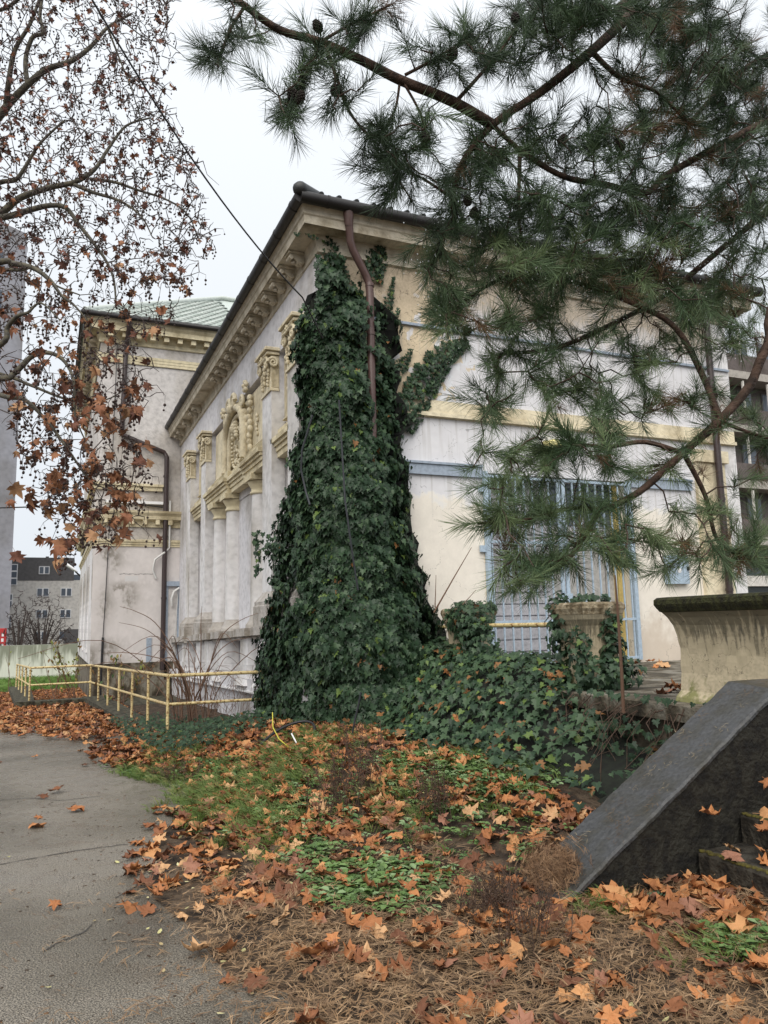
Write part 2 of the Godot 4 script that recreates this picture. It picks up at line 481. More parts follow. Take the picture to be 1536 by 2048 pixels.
func console_mesh() -> ArrayMesh:   # modillion under the cornice: local, hangs from y = 0, projects towards -x, width along z
	var b := MB.new()
	b.cbox(Vector3(-0.30, -0.045, -0.115), Vector3(0.0, 0.0, 0.115), 0.008)
	var prof := []
	for i in 9:
		var t := i / 8.0
		prof.append(Vector3(lerpf(-0.27, -0.02, t), -0.045 - 0.075 - 0.055 * sin((t - 0.3) * PI * 1.2), 0.0))
	for i in 8:
		var p: Vector3 = prof[i]
		var q: Vector3 = prof[i + 1]
		b.hexa([Vector3(p.x, p.y, -0.075), Vector3(q.x, q.y, -0.075), Vector3(q.x, q.y, 0.075), Vector3(p.x, p.y, 0.075),
			Vector3(p.x, -0.04, -0.075), Vector3(q.x, -0.04, -0.075), Vector3(q.x, -0.04, 0.075), Vector3(p.x, -0.04, 0.075)])
	b.tube([Vector3(-0.255, -0.095, -0.09), Vector3(-0.255, -0.095, 0.09)], [0.036], 10)
	b.tube([Vector3(-0.05, -0.13, -0.088), Vector3(-0.05, -0.13, 0.088)], [0.032], 10)
	for k in 3:
		b.ball(Vector3(-0.20 + 0.06 * k, -0.15 - 0.008 * k, 0.0), Vector3(0.035, 0.025, 0.055), 4, 6)
	return b.mesh()

func facade_image() -> ImageTexture:   # plaster of the gable wall: ochre where the grey paint has come away, cream lower down
	var n := FastNoiseLite.new()
	n.seed = 77; n.frequency = 1.0; n.fractal_octaves = 5
	var n2 := FastNoiseLite.new()
	n2.seed = 78; n2.frequency = 1.0; n2.fractal_octaves = 3
	return paint_image(900, 690, func(u: float, v: float) -> Color:
		var x := 3.46 + 8.0 * u
		var y := 0.6 + 6.4 * v
		var a := n.get_noise_2d(x * 1.1, y * 1.1)
		var f := n.get_noise_2d(x * 6.0 + 40.0, y * 6.0)
		var g := n2.get_noise_2d(x * 22.0, y * 22.0)
		var c := Color(0.66, 0.655, 0.675) * (1.0 + 0.05 * a + 0.05 * f)
		var ochre := Color(0.60, 0.495, 0.345) * (1.0 + 0.14 * f + 0.08 * g + 0.12 * a)
		var peel := 0.0
		if y > 4.9:
			var reach := 5.05 + 0.42 * (y - 4.9) + 0.75 * a + 0.3 * f
			peel = smoothstep(0.03, -0.03, x - reach)
			var rim := absf(x - reach - 0.08)
			if rim < 0.16 and f > -0.1: c = c.lerp(Color(0.70, 0.72, 0.75), 0.8)
			if peel > 0.5 and n2.get_noise_2d(x * 2.2 + 9.0, y * 2.2) > 0.42: peel = 0.15
			var vein := absf(n.get_noise_2d(x * 1.6 + 30.0, y * 1.6 + 12.0))
			if x > reach and x < reach + 0.5 and vein < 0.05: peel = 0.8
			c = c.lerp(ochre, peel)
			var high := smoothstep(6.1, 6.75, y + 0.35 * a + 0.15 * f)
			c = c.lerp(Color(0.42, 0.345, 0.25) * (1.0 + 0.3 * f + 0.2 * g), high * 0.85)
			if peel > 0.5 and absf(n.get_noise_2d(x * 1.3 + 3.0, y * 2.4)) < 0.012: c = c * 0.5
		else:
			var line := 3.42 + 0.22 * a + 0.12 * f
			var cream := Color(0.745, 0.695, 0.615) * (1.0 + 0.06 * f + 0.08 * a + 0.03 * g)
			c = c.lerp(cream, smoothstep(0.04, -0.04, y - line))
			var low := smoothstep(1.75, 1.0, y + 0.5 * a + 0.2 * f)
			c = c.lerp(Color(0.52, 0.43, 0.34), low * 0.7)
			if absf(y - line) < 0.05: c = c.lerp(Color(0.76, 0.74, 0.7), 0.5)
		# hairline cracks and rain streaks below the ledges
		if absf(n.get_noise_2d(x * 0.7 + 60.0, y * 0.9)) < 0.0035 * (1.0 + f * 2.0): c = c * 0.62
		var drip := n.get_noise_2d(x * 9.0, y * 0.35 + 70.0)
		for ledge in [4.66, 3.77, 6.08]:
			if y < ledge and y > ledge - 0.9 and drip > 0.12: c = c.lerp(Color(0.36, 0.34, 0.31), clampf((drip - 0.12) * 1.6, 0.0, 0.4) * (1.0 - (ledge - y) / 0.9))
		c.a = 1.0
		return c.clamp(Color(0.02, 0.02, 0.02), Color(0.85, 0.85, 0.85)))

func build_hall() -> void:
	var h := thing("stucco_hall", "lilac and cream stucco hall with bracketed cornice, ivy over its near corner", "building", Vector3(XA, 0, -10))
	# side wall, from the near corner to the pavilion
	var b := MB.new()
	b.box(Vector3(3.40, 6.2, -23.0), Vector3(3.95, 7.28, -10.02))            # frieze
	b.box(Vector3(3.54, 4.2, -22.99), Vector3(3.94, 6.2, -10.03))            # behind the yellow panels
	b.box(Vector3(3.80, 0.3, -22.98), Vector3(3.93, 4.2, -10.04))            # back of the niches
	for seg in [[-23.0, -20.34], [-18.70, -18.14], [-12.70, -12.135], [-11.16, -10.02]]:
		b.box(Vector3(3.41, 0.4, seg[0] + 0.002), Vector3(3.85, 6.21, seg[1]))
	b.box(Vector3(3.56, 0.45, -18.1), Vector3(3.86, 4.5, -12.7))             # wall behind the columns
	wpart("side_wall", b, M.wall, h)
	# the yellow panels above the niches and columns
	for pr in [[-20.28, -18.80, 4.98], [-18.0, -12.8, 4.98], [-12.1, -11.22, 4.98]]:
		b = MB.new()
		b.box(Vector3(3.47, pr[2], pr[0] + 0.07), Vector3(3.6, 6.1, pr[1] - 0.07))
		b.cbox(Vector3(3.44, pr[2], pr[0] + 0.04), Vector3(3.6, pr[2] + 0.035, pr[1] - 0.04), 0.008)
		wpart("panel", b, M.panel, h)
	# lintels over the niches, entablature over the columns
	for lt in [[-20.34, -18.76, 0.0], [-18.03, -15.75, 0.08], [-15.75, -14.25, 0.0], [-14.25, -12.77, 0.08], [-12.16, -11.16, 0.0]]:
		b = MB.new()
		var o: float = lt[2]
		b.box(Vector3(3.38 - o, 4.66, lt[0]), Vector3(3.7, 4.84, lt[1]))
		b.box(Vector3(3.27 - o, 4.60, lt[0] - 0.03), Vector3(3.7, 4.68, lt[1] + 0.03))
		b.box(Vector3(3.31 - o, 4.54, lt[0] - 0.015), Vector3(3.7, 4.62, lt[1] + 0.015))
		b.box(Vector3(3.345 - o, 4.46, lt[0]), Vector3(3.69, 4.56, lt[1]))
		b.box(Vector3(3.37 - o, 4.36, lt[0] + 0.004), Vector3(3.68, 4.47, lt[1] - 0.004))
		wpart("lintel", b, M.trim, h)
	# pilasters with their scrolled capitals
	var cap := capital_mesh(0.62)
	for pz in [[-10.87, 2.05], [-12.42, 1.98], [-18.42, 1.76], [-20.62, 1.68]]:
		var z: float = pz[0]
		b = MB.new()
		b.box(Vector3(3.27, 1.4, z - 0.30), Vector3(3.5, 5.55, z + 0.30))
		var pil := wpart("pilaster", b, M.wall_white, h)
		b = MB.new()
		b.sweep([Vector2(0.0, 0.16), Vector2(0.02, 0.12), Vector2(0.09, 0.02), Vector2(0.11, 0.0), Vector2(0.11, -0.06), Vector2(0.13, -0.075), Vector2(0.13, -0.5)],
			[Vector3(3.5, pz[1], z - 0.3), Vector3(3.27, pz[1], z - 0.3), Vector3(3.27, pz[1], z + 0.3), Vector3(3.5, pz[1], z + 0.3)],
			[Vector3(0, 0, -1), Vector3(-1, 0, -1), Vector3(-1, 0, 1), Vector3(0, 0, 1)])
		wpart("base", b, M.concrete_pale, pil)
		var c := part("capital", cap, M.relief, pil)
		c.position = Vector3(3.31, 6.27, z)
	# half columns
	for cz in [-17.35, -16.0, -13.75]:
		b = MB.new()
		var y0 := base_y(1.60, cz)
		b.lathe([Vector2(0.215, y0), Vector2(0.212, 2.6), Vector2(0.19, 4.02)], Vector3(3.53, 0, cz), 24)
		var col := wpart("column", b, M.wall_white, h)
		b = MB.new()
		b.lathe([Vector2(0.19, 4.0), Vector2(0.225, 4.01), Vector2(0.225, 4.05), Vector2(0.2, 4.06), Vector2(0.205, 4.12), Vector2(0.26, 4.2), Vector2(0.27, 4.24)], Vector3(3.53, 0, cz), 24)
		b.cbox(Vector3(3.24, 4.24, cz - 0.29), Vector3(3.6, 4.365, cz + 0.29), 0.01)
		wpart("capital", b, M.trim, col)
		b = MB.new()
		b.lathe([Vector2(0.30, y0 - 0.05), Vector2(0.30, y0 + 0.03), Vector2(0.285, y0 + 0.06), Vector2(0.24, y0 + 0.12), Vector2(0.215, y0 + 0.22)], Vector3(3.53, 0, cz), 24)
		b.box(Vector3(3.22, y0 - 0.12, cz - 0.31), Vector3(3.6, y0 - 0.045, cz + 0.31))
		wpart("base", b, M.concrete_pale, col)
	# sill course, flared pedestals, sloped plinth with sheet-metal edge, cellar windows
	b = MB.new()
	slope_box(b, 3.20, 3.86, -22.95, -10.1, 1.44, 1.56)
	slope_box(b, 3.26, 3.84, -22.94, -10.12, 1.38, 1.45)
	for z in [-10.87, -12.42, -13.75, -16.0, -17.35, -18.42, -20.62]:
		slope_box(b, 3.10, 3.5, z - 0.42, z + 0.42, 1.435, 1.575)
	wpart("sill", b, M.concrete_pale, h)
	for z in [-10.87, -12.42, -13.75, -16.0, -17.35, -18.42, -20.62]:
		b = MB.new()
		slope_box(b, 3.20, 3.55, z - 0.30, z + 0.30, 0.92, 1.40)
		slope_box(b, 3.17, 3.55, z - 0.33, z + 0.33, 0.80, 0.925, 0.0)
		for k in 4:
			var t := k / 4.0
			slope_box(b, 3.20 - 0.10 * t * t, 3.55, z - 0.30 - 0.1 * t * t, z + 0.30 + 0.1 * t * t, 0.92 - 0.085 * (k + 1), 0.93 - 0.085 * k, 0.018 * k)
		wpart("pedestal", b, M.wall_white, h)
	b = MB.new()
	slope_box(b, 3.16, 3.84, -22.93, -10.13, 0.50, 0.70)
	slope_box(b, 3.24, 3.83, -22.92, -10.14, 0.16, 0.51)
	var edges := [-22.9, -21.0, -20.3, -17.1, -16.3, -13.1, -12.2, -10.15]
	for k in range(0, 8, 2): slope_box(b, 3.245, 3.82, edges[k], edges[k + 1], -0.9, 0.17)
	wpart("plinth", b, M.wall, h)
	for k in [1, 3, 5]:
		b = MB.new()
		slope_box(b, 3.55, 3.58, edges[k], edges[k + 1], -0.9, 0.165)
		wpart("cellar_window", b, M.dark, h)
	b = MB.new()
	slope_box(b, 3.12, 3.3, -22.9, -10.15, 0.475, 0.502)
	wpart("flashing", b, M.window_white, h)
	# cartouche in the middle of the yellow panel
	var ct := MB.new()
	var mid := -15.35
	var arch := []
	var arch2 := []
	var outs := []
	for i in 25:
		var t := i / 24.0
		var p: Vector2
		if t < 0.25: p = Vector2(-0.88, lerpf(4.86, 5.45, t / 0.25))
		elif t > 0.75: p = Vector2(0.88, lerpf(5.45, 4.86, (t - 0.75) / 0.25))
		else:
			var a := PI * (1.0 - (t - 0.25) / 0.5)
			p = Vector2(0.88 * cos(a), 5.45 + 0.62 * sin(a))
		arch.append(Vector3(3.34, p.y, mid + p.x))
		arch2.append(Vector3(3.40, 4.86 + (p.y - 4.86) * 0.87, mid + p.x * 0.82))
	ct.tube(arch, [0.085], 8)
	ct.tube(arch2, [0.05], 8)
	ct.box(Vector3(3.40, 4.84, mid - 1.08), Vector3(3.55, 5.5, mid - 0.80))
	ct.box(Vector3(3.40, 4.84, mid + 0.80), Vector3(3.55, 5.5, mid + 1.08))
	for i in range(6, 19):
		var q: Vector3 = arch[i]
		ct.ball(q + Vector3(0.06, 0.03, 0), Vector3(0.1, 0.1, 0.1), 5, 8)
	var cart := wpart("cartouche", ct, M.relief, h)
	ct = MB.new()
	for i in 30:   # oval medallion rim
		var a := TAU * i / 30.0
		ct.ball(Vector3(3.40, 5.25 + 0.42 * sin(a), mid + 0.44 * cos(a)), Vector3(0.035, 0.036, 0.045), 4, 6)
	for k in 34:
		ct.ball(Vector3(3.44, rng.randf_range(4.92, 5.55), mid + rng.randf_range(-0.36, 0.36)), Vector3(0.035, rng.randf_range(0.03, 0.06), rng.randf_range(0.03, 0.06)), 4, 6)
	wpart("medallion", ct, M.relief, cart)
	ct = MB.new()     # mask at the head of the medallion
	ct.ball(Vector3(3.36, 5.66, mid), Vector3(0.1, 0.135, 0.1), 8, 10)
	ct.ball(Vector3(3.27, 5.65, mid), Vector3(0.025, 0.045, 0.018), 5, 6)
	ct.ball(Vector3(3.285, 5.59, mid), Vector3(0.02, 0.013, 0.032), 4, 6)
	for s in [-1.0, 1.0]:
		ct.ball(Vector3(3.285, 5.69, mid + s * 0.04), Vector3(0.018, 0.016, 0.024), 4, 6)
		for k in 5: ct.ball(Vector3(3.36, 5.76 - 0.07 * k, mid + s * (0.09 + 0.012 * k)), Vector3(0.06, 0.05, 0.05), 4, 6)
	wpart("mask", ct, M.relief, cart)
	for s in [-1.0, 1.0]:     # scrolls and flowers on top and down the flanks
		ct = MB.new()
		spiral(ct, Vector3(3.28, 6.16, mid + s * 0.2), Vector3(0, 0, s), Vector3.UP, 0.17, 1.8, 0.055)
		spiral(ct, Vector3(3.33, 6.02, mid + s * 0.78), Vector3(0, 0, -s), Vector3.UP, 0.13, 1.7, 0.045)
		wpart("scroll", ct, M.relief, cart)
		ct = MB.new()
		blossom(ct, Vector3(3.33, 6.25, mid + s * 1.05), Vector3(-1, 0, 0), 0.13)
		wpart("blossom", ct, M.relief, cart)
		ct = MB.new()
		for k in 9:
			ct.ball(Vector3(3.40, 6.0 - 0.125 * k, mid + s * (1.14 + 0.05 * sin(k * 1.7))), Vector3(0.06, 0.075, 0.075 - 0.004 * k), 4, 7)
		wpart("flower_drop", ct, M.relief, cart)
		ct = MB.new()
		for k in 5:
			ct.ball(Vector3(3.45, 5.55 - 0.09 * k, mid + s * (1.5 + 0.04 * sin(k * 2.0))), Vector3(0.03, 0.05, 0.05), 4, 6)
		wpart("sprig", ct, M.relief, cart)
	ct = MB.new()
	ct.ball(Vector3(3.28, 6.06, mid), Vector3(0.1, 0.12, 0.12), 6, 8)
	wpart("boss", ct, M.relief, cart)
	for fz in [[-11.66, 0.9], [-19.5, 0.9]]:   # hanging sprays on the small panels
		b = MB.new()
		blossom(b, Vector3(3.44, 5.95, fz[0]), Vector3(-1, 0, 0), 0.14)
		for k in 8: b.ball(Vector3(3.45, 5.82 - 0.075 * k, fz[0] + 0.07 * sin(k * 2.1)), Vector3(0.035, 0.05, 0.06 - 0.003 * k), 4, 6)
		wpart("festoon", b, M.relief, h)
	# gable wall facing the terrace, with the doorway left open
	b = MB.new()
	var z := -10.0
	var face := func(x0: float, x1: float, y0: float, y1: float) -> void:
		b.quad(Vector3(x0, y0, z), Vector3(x1, y0, z), Vector3(x1, y1, z), Vector3(x0, y1, z),
			Vector2((x0 - 3.46) / 8.0, 1.0 - (y0 - 0.6) / 6.4), Vector2((x1 - 3.46) / 8.0, 1.0 - (y0 - 0.6) / 6.4), Vector2((x1 - 3.46) / 8.0, 1.0 - (y1 - 0.6) / 6.4), Vector2((x0 - 3.46) / 8.0, 1.0 - (y1 - 0.6) / 6.4))
	face.call(3.46, 6.08, 0.6, 7.0); face.call(8.84, 11.46, 0.6, 7.0); face.call(6.08, 8.84, 3.86, 7.0)
	b.quad(Vector3(6.08, 0.6, -10.0), Vector3(6.08, 0.6, -10.35), Vector3(6.08, 3.86, -10.35), Vector3(6.08, 3.86, -10.0), Vector2(0.3, 0.9), Vector2(0.32, 0.9), Vector2(0.32, 0.5), Vector2(0.3, 0.5))
	b.quad(Vector3(8.84, 0.6, -10.35), Vector3(8.84, 0.6, -10.0), Vector3(8.84, 3.86, -10.0), Vector3(8.84, 3.86, -10.35), Vector2(0.3, 0.9), Vector2(0.32, 0.9), Vector2(0.32, 0.5), Vector2(0.3, 0.5))
	b.quad(Vector3(6.08, 3.86, -10.0), Vector3(6.08, 3.86, -10.35), Vector3(8.84, 3.86, -10.35), Vector3(8.84, 3.86, -10.0), Vector2(0.3, 0.5), Vector2(0.32, 0.5), Vector2(0.32, 0.4), Vector2(0.3, 0.4))
	b.quad(Vector3(3.46, 7.0, -10.0), Vector3(11.46, 7.0, -10.0), Vector3(11.46, 7.3, -10.0), Vector3(3.46, 7.3, -10.0), Vector2(0, 0.0), Vector2(1, 0.0), Vector2(1, 0.03), Vector2(0, 0.03))
	var gable := plain(Color.WHITE, 0.92)
	gable.albedo_texture = facade_image()
	gable.texture_repeat = false
	wpart("gable_wall", b, gable, h)
	b = MB.new()
	b.box(Vector3(3.47, -0.4, -10.30), Vector3(11.46, 0.62, -9.995))
	b.box(Vector3(11.0, 0.6, -22.0), Vector3(11.457, 7.28, -10.003))
	b.box(Vector3(3.48, 7.2, -22.0), Vector3(11.4, 7.45, -10.05))
	wpart("rear_wall", b, M.wall_white, h)
	b = MB.new()
	b.box(Vector3(3.465, 4.66, -10.0), Vector3(11.45, 4.93, -9.965))
	b.box(Vector3(3.465, 4.67, -9.99), Vector3(11.45, 4.73, -9.925))
	wpart("string_course", b, M.panel, h)
	for r in [[3.465, 6.02], [8.95, 10.3]]:
		b = MB.new()
		b.box(Vector3(r[0], 3.77, -10.0), Vector3(r[1], 3.95, -9.95))
		b.box(Vector3(r[0], 3.93, -9.99), Vector3(r[1], 3.965, -9.925))
		wpart("beam", b, M.beam_blue, h)
	wbox("ledge", Vector3(3.465, 6.08, -10.0), Vector3(11.45, 6.12, -9.95), M.beam_blue, h)
	b = MB.new()
	b.box(Vector3(10.42, 0.6, -10.0), Vector3(11.1, 4.3, -9.93))
	b.box(Vector3(10.36, 4.3, -10.0), Vector3(11.16, 4.52, -9.88))
	wpart("corner_pilaster", b, M.panel, h)
	b = MB.new()
	b.box(Vector3(11.12, 0.6, -10.6), Vector3(11.47, 7.2, -9.99))
	wpart("quoin", b, M.wall_white, h)
	# cornice round both sides, brackets, gutter
	b = MB.new()
	var prof := [Vector2(-0.02, 6.98), Vector2(0.05, 7.0), Vector2(0.05, 7.16), Vector2(0.08, 7.25), Vector2(0.33, 7.25), Vector2(0.34, 7.24), Vector2(0.345, 7.36), Vector2(0.365, 7.38), Vector2(0.37, 7.43), Vector2(0.41, 7.49), Vector2(0.42, 7.54), Vector2(-0.1, 7.56)]
	b.sweep(prof, [Vector3(XA - 0.06, 0, -23.0), Vector3(XA - 0.03, 0, -10.0), Vector3(11.49, 0, -10.0), Vector3(11.49, 0, -22.0)],
		[Vector3(-1, 0, 0), Vector3(-1, 0, 1), Vector3(1, 0, 1), Vector3(1, 0, 0)])
	wpart("cornice", b, M.cornice, h)
	var cons := console_mesh()
	for k in 24:
		if k in [13, 14, 15, 16, 19, 21]: continue   # several have fallen off
		var o := part("bracket", cons, M.cornice, h)
		o.position = Vector3(3.41, 7.25, -10.62 - 0.515 * k) - h.position
	for k in 14:
		if k in [2, 4]: continue
		var o := part("bracket", cons, M.cornice, h)
		o.position = Vector3(4.22 + 0.525 * k, 7.25, -9.95) - h.position
		o.rotation.y = -PI / 2
	for g in [[Vector3(2.99, 7.55, -22.98), Vector3(2.99, 7.55, -9.53)], [Vector3(2.99, 7.55, -9.53), Vector3(11.95, 7.55, -9.53)]]:
		b = MB.new()
		b.tube([g[0], g[1]], [0.085], 12)
		var dirx: Vector3 = (g[1] - g[0]).normalized()
		var lg: float = g[0].distance_to(g[1])
		var kk := 0.4
		while kk < lg:
			b.tube([g[0] + dirx * kk, g[0] + dirx * (kk + 0.03)], [0.092], 12)
			kk += 0.85
		wpart("gutter", b, M.gutter, h)
	# low hipped roof with a row of tile ends at the eaves
	b = MB.new()
	b.quad(Vector3(2.98, 7.64, -22.9), Vector3(2.98, 7.64, -9.52), Vector3(7.4, 9.25, -13.9), Vector3(7.4, 9.25, -22.9))
	b.quad(Vector3(2.98, 7.64, -9.52), Vector3(11.95, 7.64, -9.52), Vector3(7.5, 9.25, -13.9), Vector3(7.4, 9.25, -13.9))
	b.quad(Vector3(11.95, 7.64, -9.52), Vector3(11.95, 7.64, -22.9), Vector3(7.5, 9.25, -22.9), Vector3(7.5, 9.25, -13.9))
	b.quad(Vector3(3.0, 7.57, -22.9), Vector3(11.9, 7.57, -22.9), Vector3(11.9, 7.57, -9.6), Vector3(3.0, 7.57, -9.6))
	var rf := wpart("roof", b, M.roof_dark, h)
	var te := MB.new()
	te.tube([Vector3(0, -0.01, 0.03), Vector3(0, 0.11, -0.32)], [0.04, 0.036], 8)
	var tem := te.mesh()
	for k in 32:
		var o := part("roof_tile", tem, M.roof_dark, rf)
		o.position = Vector3(3.3 + 0.27 * k, 7.645, -9.54)
	b = MB.new()
	var hip := []
	for k in 9: hip.append(Vector3(2.98, 7.66, -9.52).lerp(Vector3(7.45, 9.28, -13.9), k / 8.0))
	b.tube(hip, [0.1], 10)
	b.ball(Vector3(2.99, 7.66, -9.53), Vector3(0.11, 0.1, 0.11), 6, 10)
	wpart("hip_cap", b, M.roof_dark, rf)
	# downpipes
	b = MB.new()
	b.tube([Vector3(3.72, 7.56, -9.56), Vector3(3.73, 7.44, -9.58), Vector3(3.75, 7.3, -9.62)], [0.085, 0.075, 0.06], 12)
	b.tube([Vector3(3.75, 7.34, -9.61), Vector3(3.79, 7.1, -9.68), Vector3(3.84, 6.98, -9.70), Vector3(4.07, 6.66, -9.78), Vector3(4.12, 6.55, -9.79), Vector3(4.13, 6.4, -9.79), Vector3(4.13, 4.9, -9.79), Vector3(4.13, 0.3, -9.79)], [0.058], 12)
	for y in [6.5, 5.75]: b.tube([Vector3(4.13, y, -9.79), Vector3(4.13, y + 0.05, -9.79)], [0.068], 12)
	wpart("downpipe", b, M.pipe, h)
	b = MB.new()
	b.tube([Vector3(10.85, 7.55, -9.62), Vector3(10.83, 7.1, -9.72), Vector3(10.83, 6.9, -9.82), Vector3(10.83, 0.8, -9.82)], [0.06], 12)
	for y in [5.5, 3.6, 2.0]: b.tube([Vector3(10.83, y, -9.82), Vector3(10.83, y + 0.05, -9.82)], [0.07], 12)
	wpart("downpipe", b, M.pipe_dark, h)
	# doorway: grey leaves behind a pale blue steel grille
	b = MB.new()
	b.box(Vector3(6.0, 0.8, -10.42), Vector3(7.42, 3.9, -10.30))
	var door := wpart("door", b, M.door_grey, h)
	for k in 15:
		wbox("board", Vector3(6.12, 0.92 + 0.185 * k, -10.31), Vector3(7.40, 1.085 + 0.185 * k, -10.265), M.door_grey, door)
	b = MB.new()
	b.box(Vector3(7.42, 0.8, -10.42), Vector3(8.9, 3.9, -10.30))
	door = wpart("door", b, M.door_grey, h)
	for k in 5:
		wbox("board", Vector3(7.46 + 0.27 * k, 0.94, -10.31), Vector3(7.70 + 0.27 * k, 3.05, -10.27), M.door_pale, door)
	for k in 4:
		wbox("pane", Vector3(7.5 + 0.33 * k, 3.12, -10.31), Vector3(7.78 + 0.33 * k, 3.82, -10.28), M.glass, door)
	wbox("jamb", Vector3(8.70, 0.86, -10.27), Vector3(8.835, 3.85, -10.16), M.door_yellow, h)
	b = MB.new()
	for k in 12: b.box(Vector3(6.03, 0.95 + 0.25 * k, -10.0), Vector3(6.078, 1.09 + 0.25 * k, -9.97))
	wpart("hinge_strip", b, M.door_yellow, h)
	b = MB.new()
	for x in [6.06, 8.86]: b.box(Vector3(x - 0.035, 0.9, -9.985), Vector3(x + 0.035, 3.87, -9.92))
	for y in [0.94, 1.56, 2.78, 3.80]: b.box(Vector3(6.05, y - 0.02, -9.972), Vector3(8.87, y + 0.02, -9.932))
	b.box(Vector3(5.93, 2.62, -9.98), Vector3(6.05, 2.72, -9.94)); b.box(Vector3(5.93, 1.42, -9.98), Vector3(6.05, 1.5, -9.94)); b.box(Vector3(5.95, 3.55, -9.98), Vector3(6.05, 3.62, -9.94))
	var gr := wpart("grille", b, M.steel_blue, h)
	for k in 18:
		var x := 6.06 + 2.8 * (k + 0.5) / 18.0
		var w := 0.011 if k != 8 and k != 9 else 0.03
		if k == 8: x += 0.03
		if k == 9: x -= 0.03
		wbox("bar", Vector3(x - w, 0.93, -9.965), Vector3(x + w, 3.82, -9.965 + 2.0 * minf(w, 0.015)), M.steel_blue, gr)
	wbox("lock_case", Vector3(7.38, 1.78, -9.95), Vector3(7.54, 1.98, -9.88), M.steel_blue, gr)
	b = MB.new()
	b.ball(Vector3(7.35, 4.36, -9.86), Vector3(0.16, 0.1, 0.14), 8, 12)
	b.box(Vector3(7.2, 4.28, -10.0), Vector3(7.5, 4.44, -9.9))
	wpart("wall_lamp", b, plain(lin(0.72, 0.66, 0.30), 0.5), h)
	b = MB.new()
	b.cbox(Vector3(9.55, 2.12, -10.0), Vector3(10.03, 2.62, -9.9), 0.012)
	var bx := wpart("meter_box", b, M.steel_blue, h)
	b = MB.new()
	b.tube([Vector3(9.80, 2.36, -9.901), Vector3(9.80, 2.36, -9.894)], [0.045], 12)
	wpart("round_badge", b, M.window_white, bx)
	wbox("latch", Vector3(9.97, 2.36, -9.90), Vector3(10.01, 2.42, -9.87), M.dark, bx)

# ---------- the taller pavilion at the far end ----------
func pavilion_image() -> ImageTexture:
	var n := FastNoiseLite.new()
	n.seed = 91; n.frequency = 1.0; n.fractal_octaves = 5
	var spots := [[1.45, 3.8, 0.22, 0.3, 0.6], [1.62, 3.62, 0.2, 0.28, 0.5], [1.85, 2.82, 0.45, 0.12, 0.5], [2.05, 2.55, 0.28, 0.42, 0.4], [1.42, 2.4, 0.22, 0.5, 0.35], [1.5, 1.15, 0.28, 0.2, 0.55], [1.1, 0.95, 0.2, 0.35, 0.5], [1.7, 0.75, 0.35, 0.2, 0.4], [2.4, 0.5, 0.5, 0.12, 0.35]]
	return paint_image(420, 560, func(u: float, v: float) -> Color:
		var x := 0.9 + 2.7 * u
		var y := 0.3 + 3.8 * v
		var a := n.get_noise_2d(x * 1.4, y * 1.4)
		var f := n.get_noise_2d(x * 7.0 + 20.0, y * 5.0)
		var c := Color(0.60, 0.565, 0.55) * (1.0 + 0.1 * a + 0.07 * f)
		var k := 0.0
		for s in spots:
			var dx: float = (x + 0.14 * f + 0.1 * a - s[0]) / s[2]
			var dy: float = (y + 0.14 * f - s[1]) / s[3]
			k = maxf(k, s[4] * exp(-(dx * dx + dy * dy)))
		c = c.lerp(Color(0.20, 0.18, 0.15), clampf(k * 1.5 * (1.0 + 1.0 * f), 0.0, 0.82))
		if absf(y - 3.16 - 0.03 * f) < 0.012 and x > 1.7 and x < 2.6: c = c * 0.5
		if x > 1.85 and x < 2.2 and y > 2.95 and y < 3.1: c = c.lerp(Color(0.58, 0.59, 0.6), 0.5)
		c.a = 1.0
		return c)
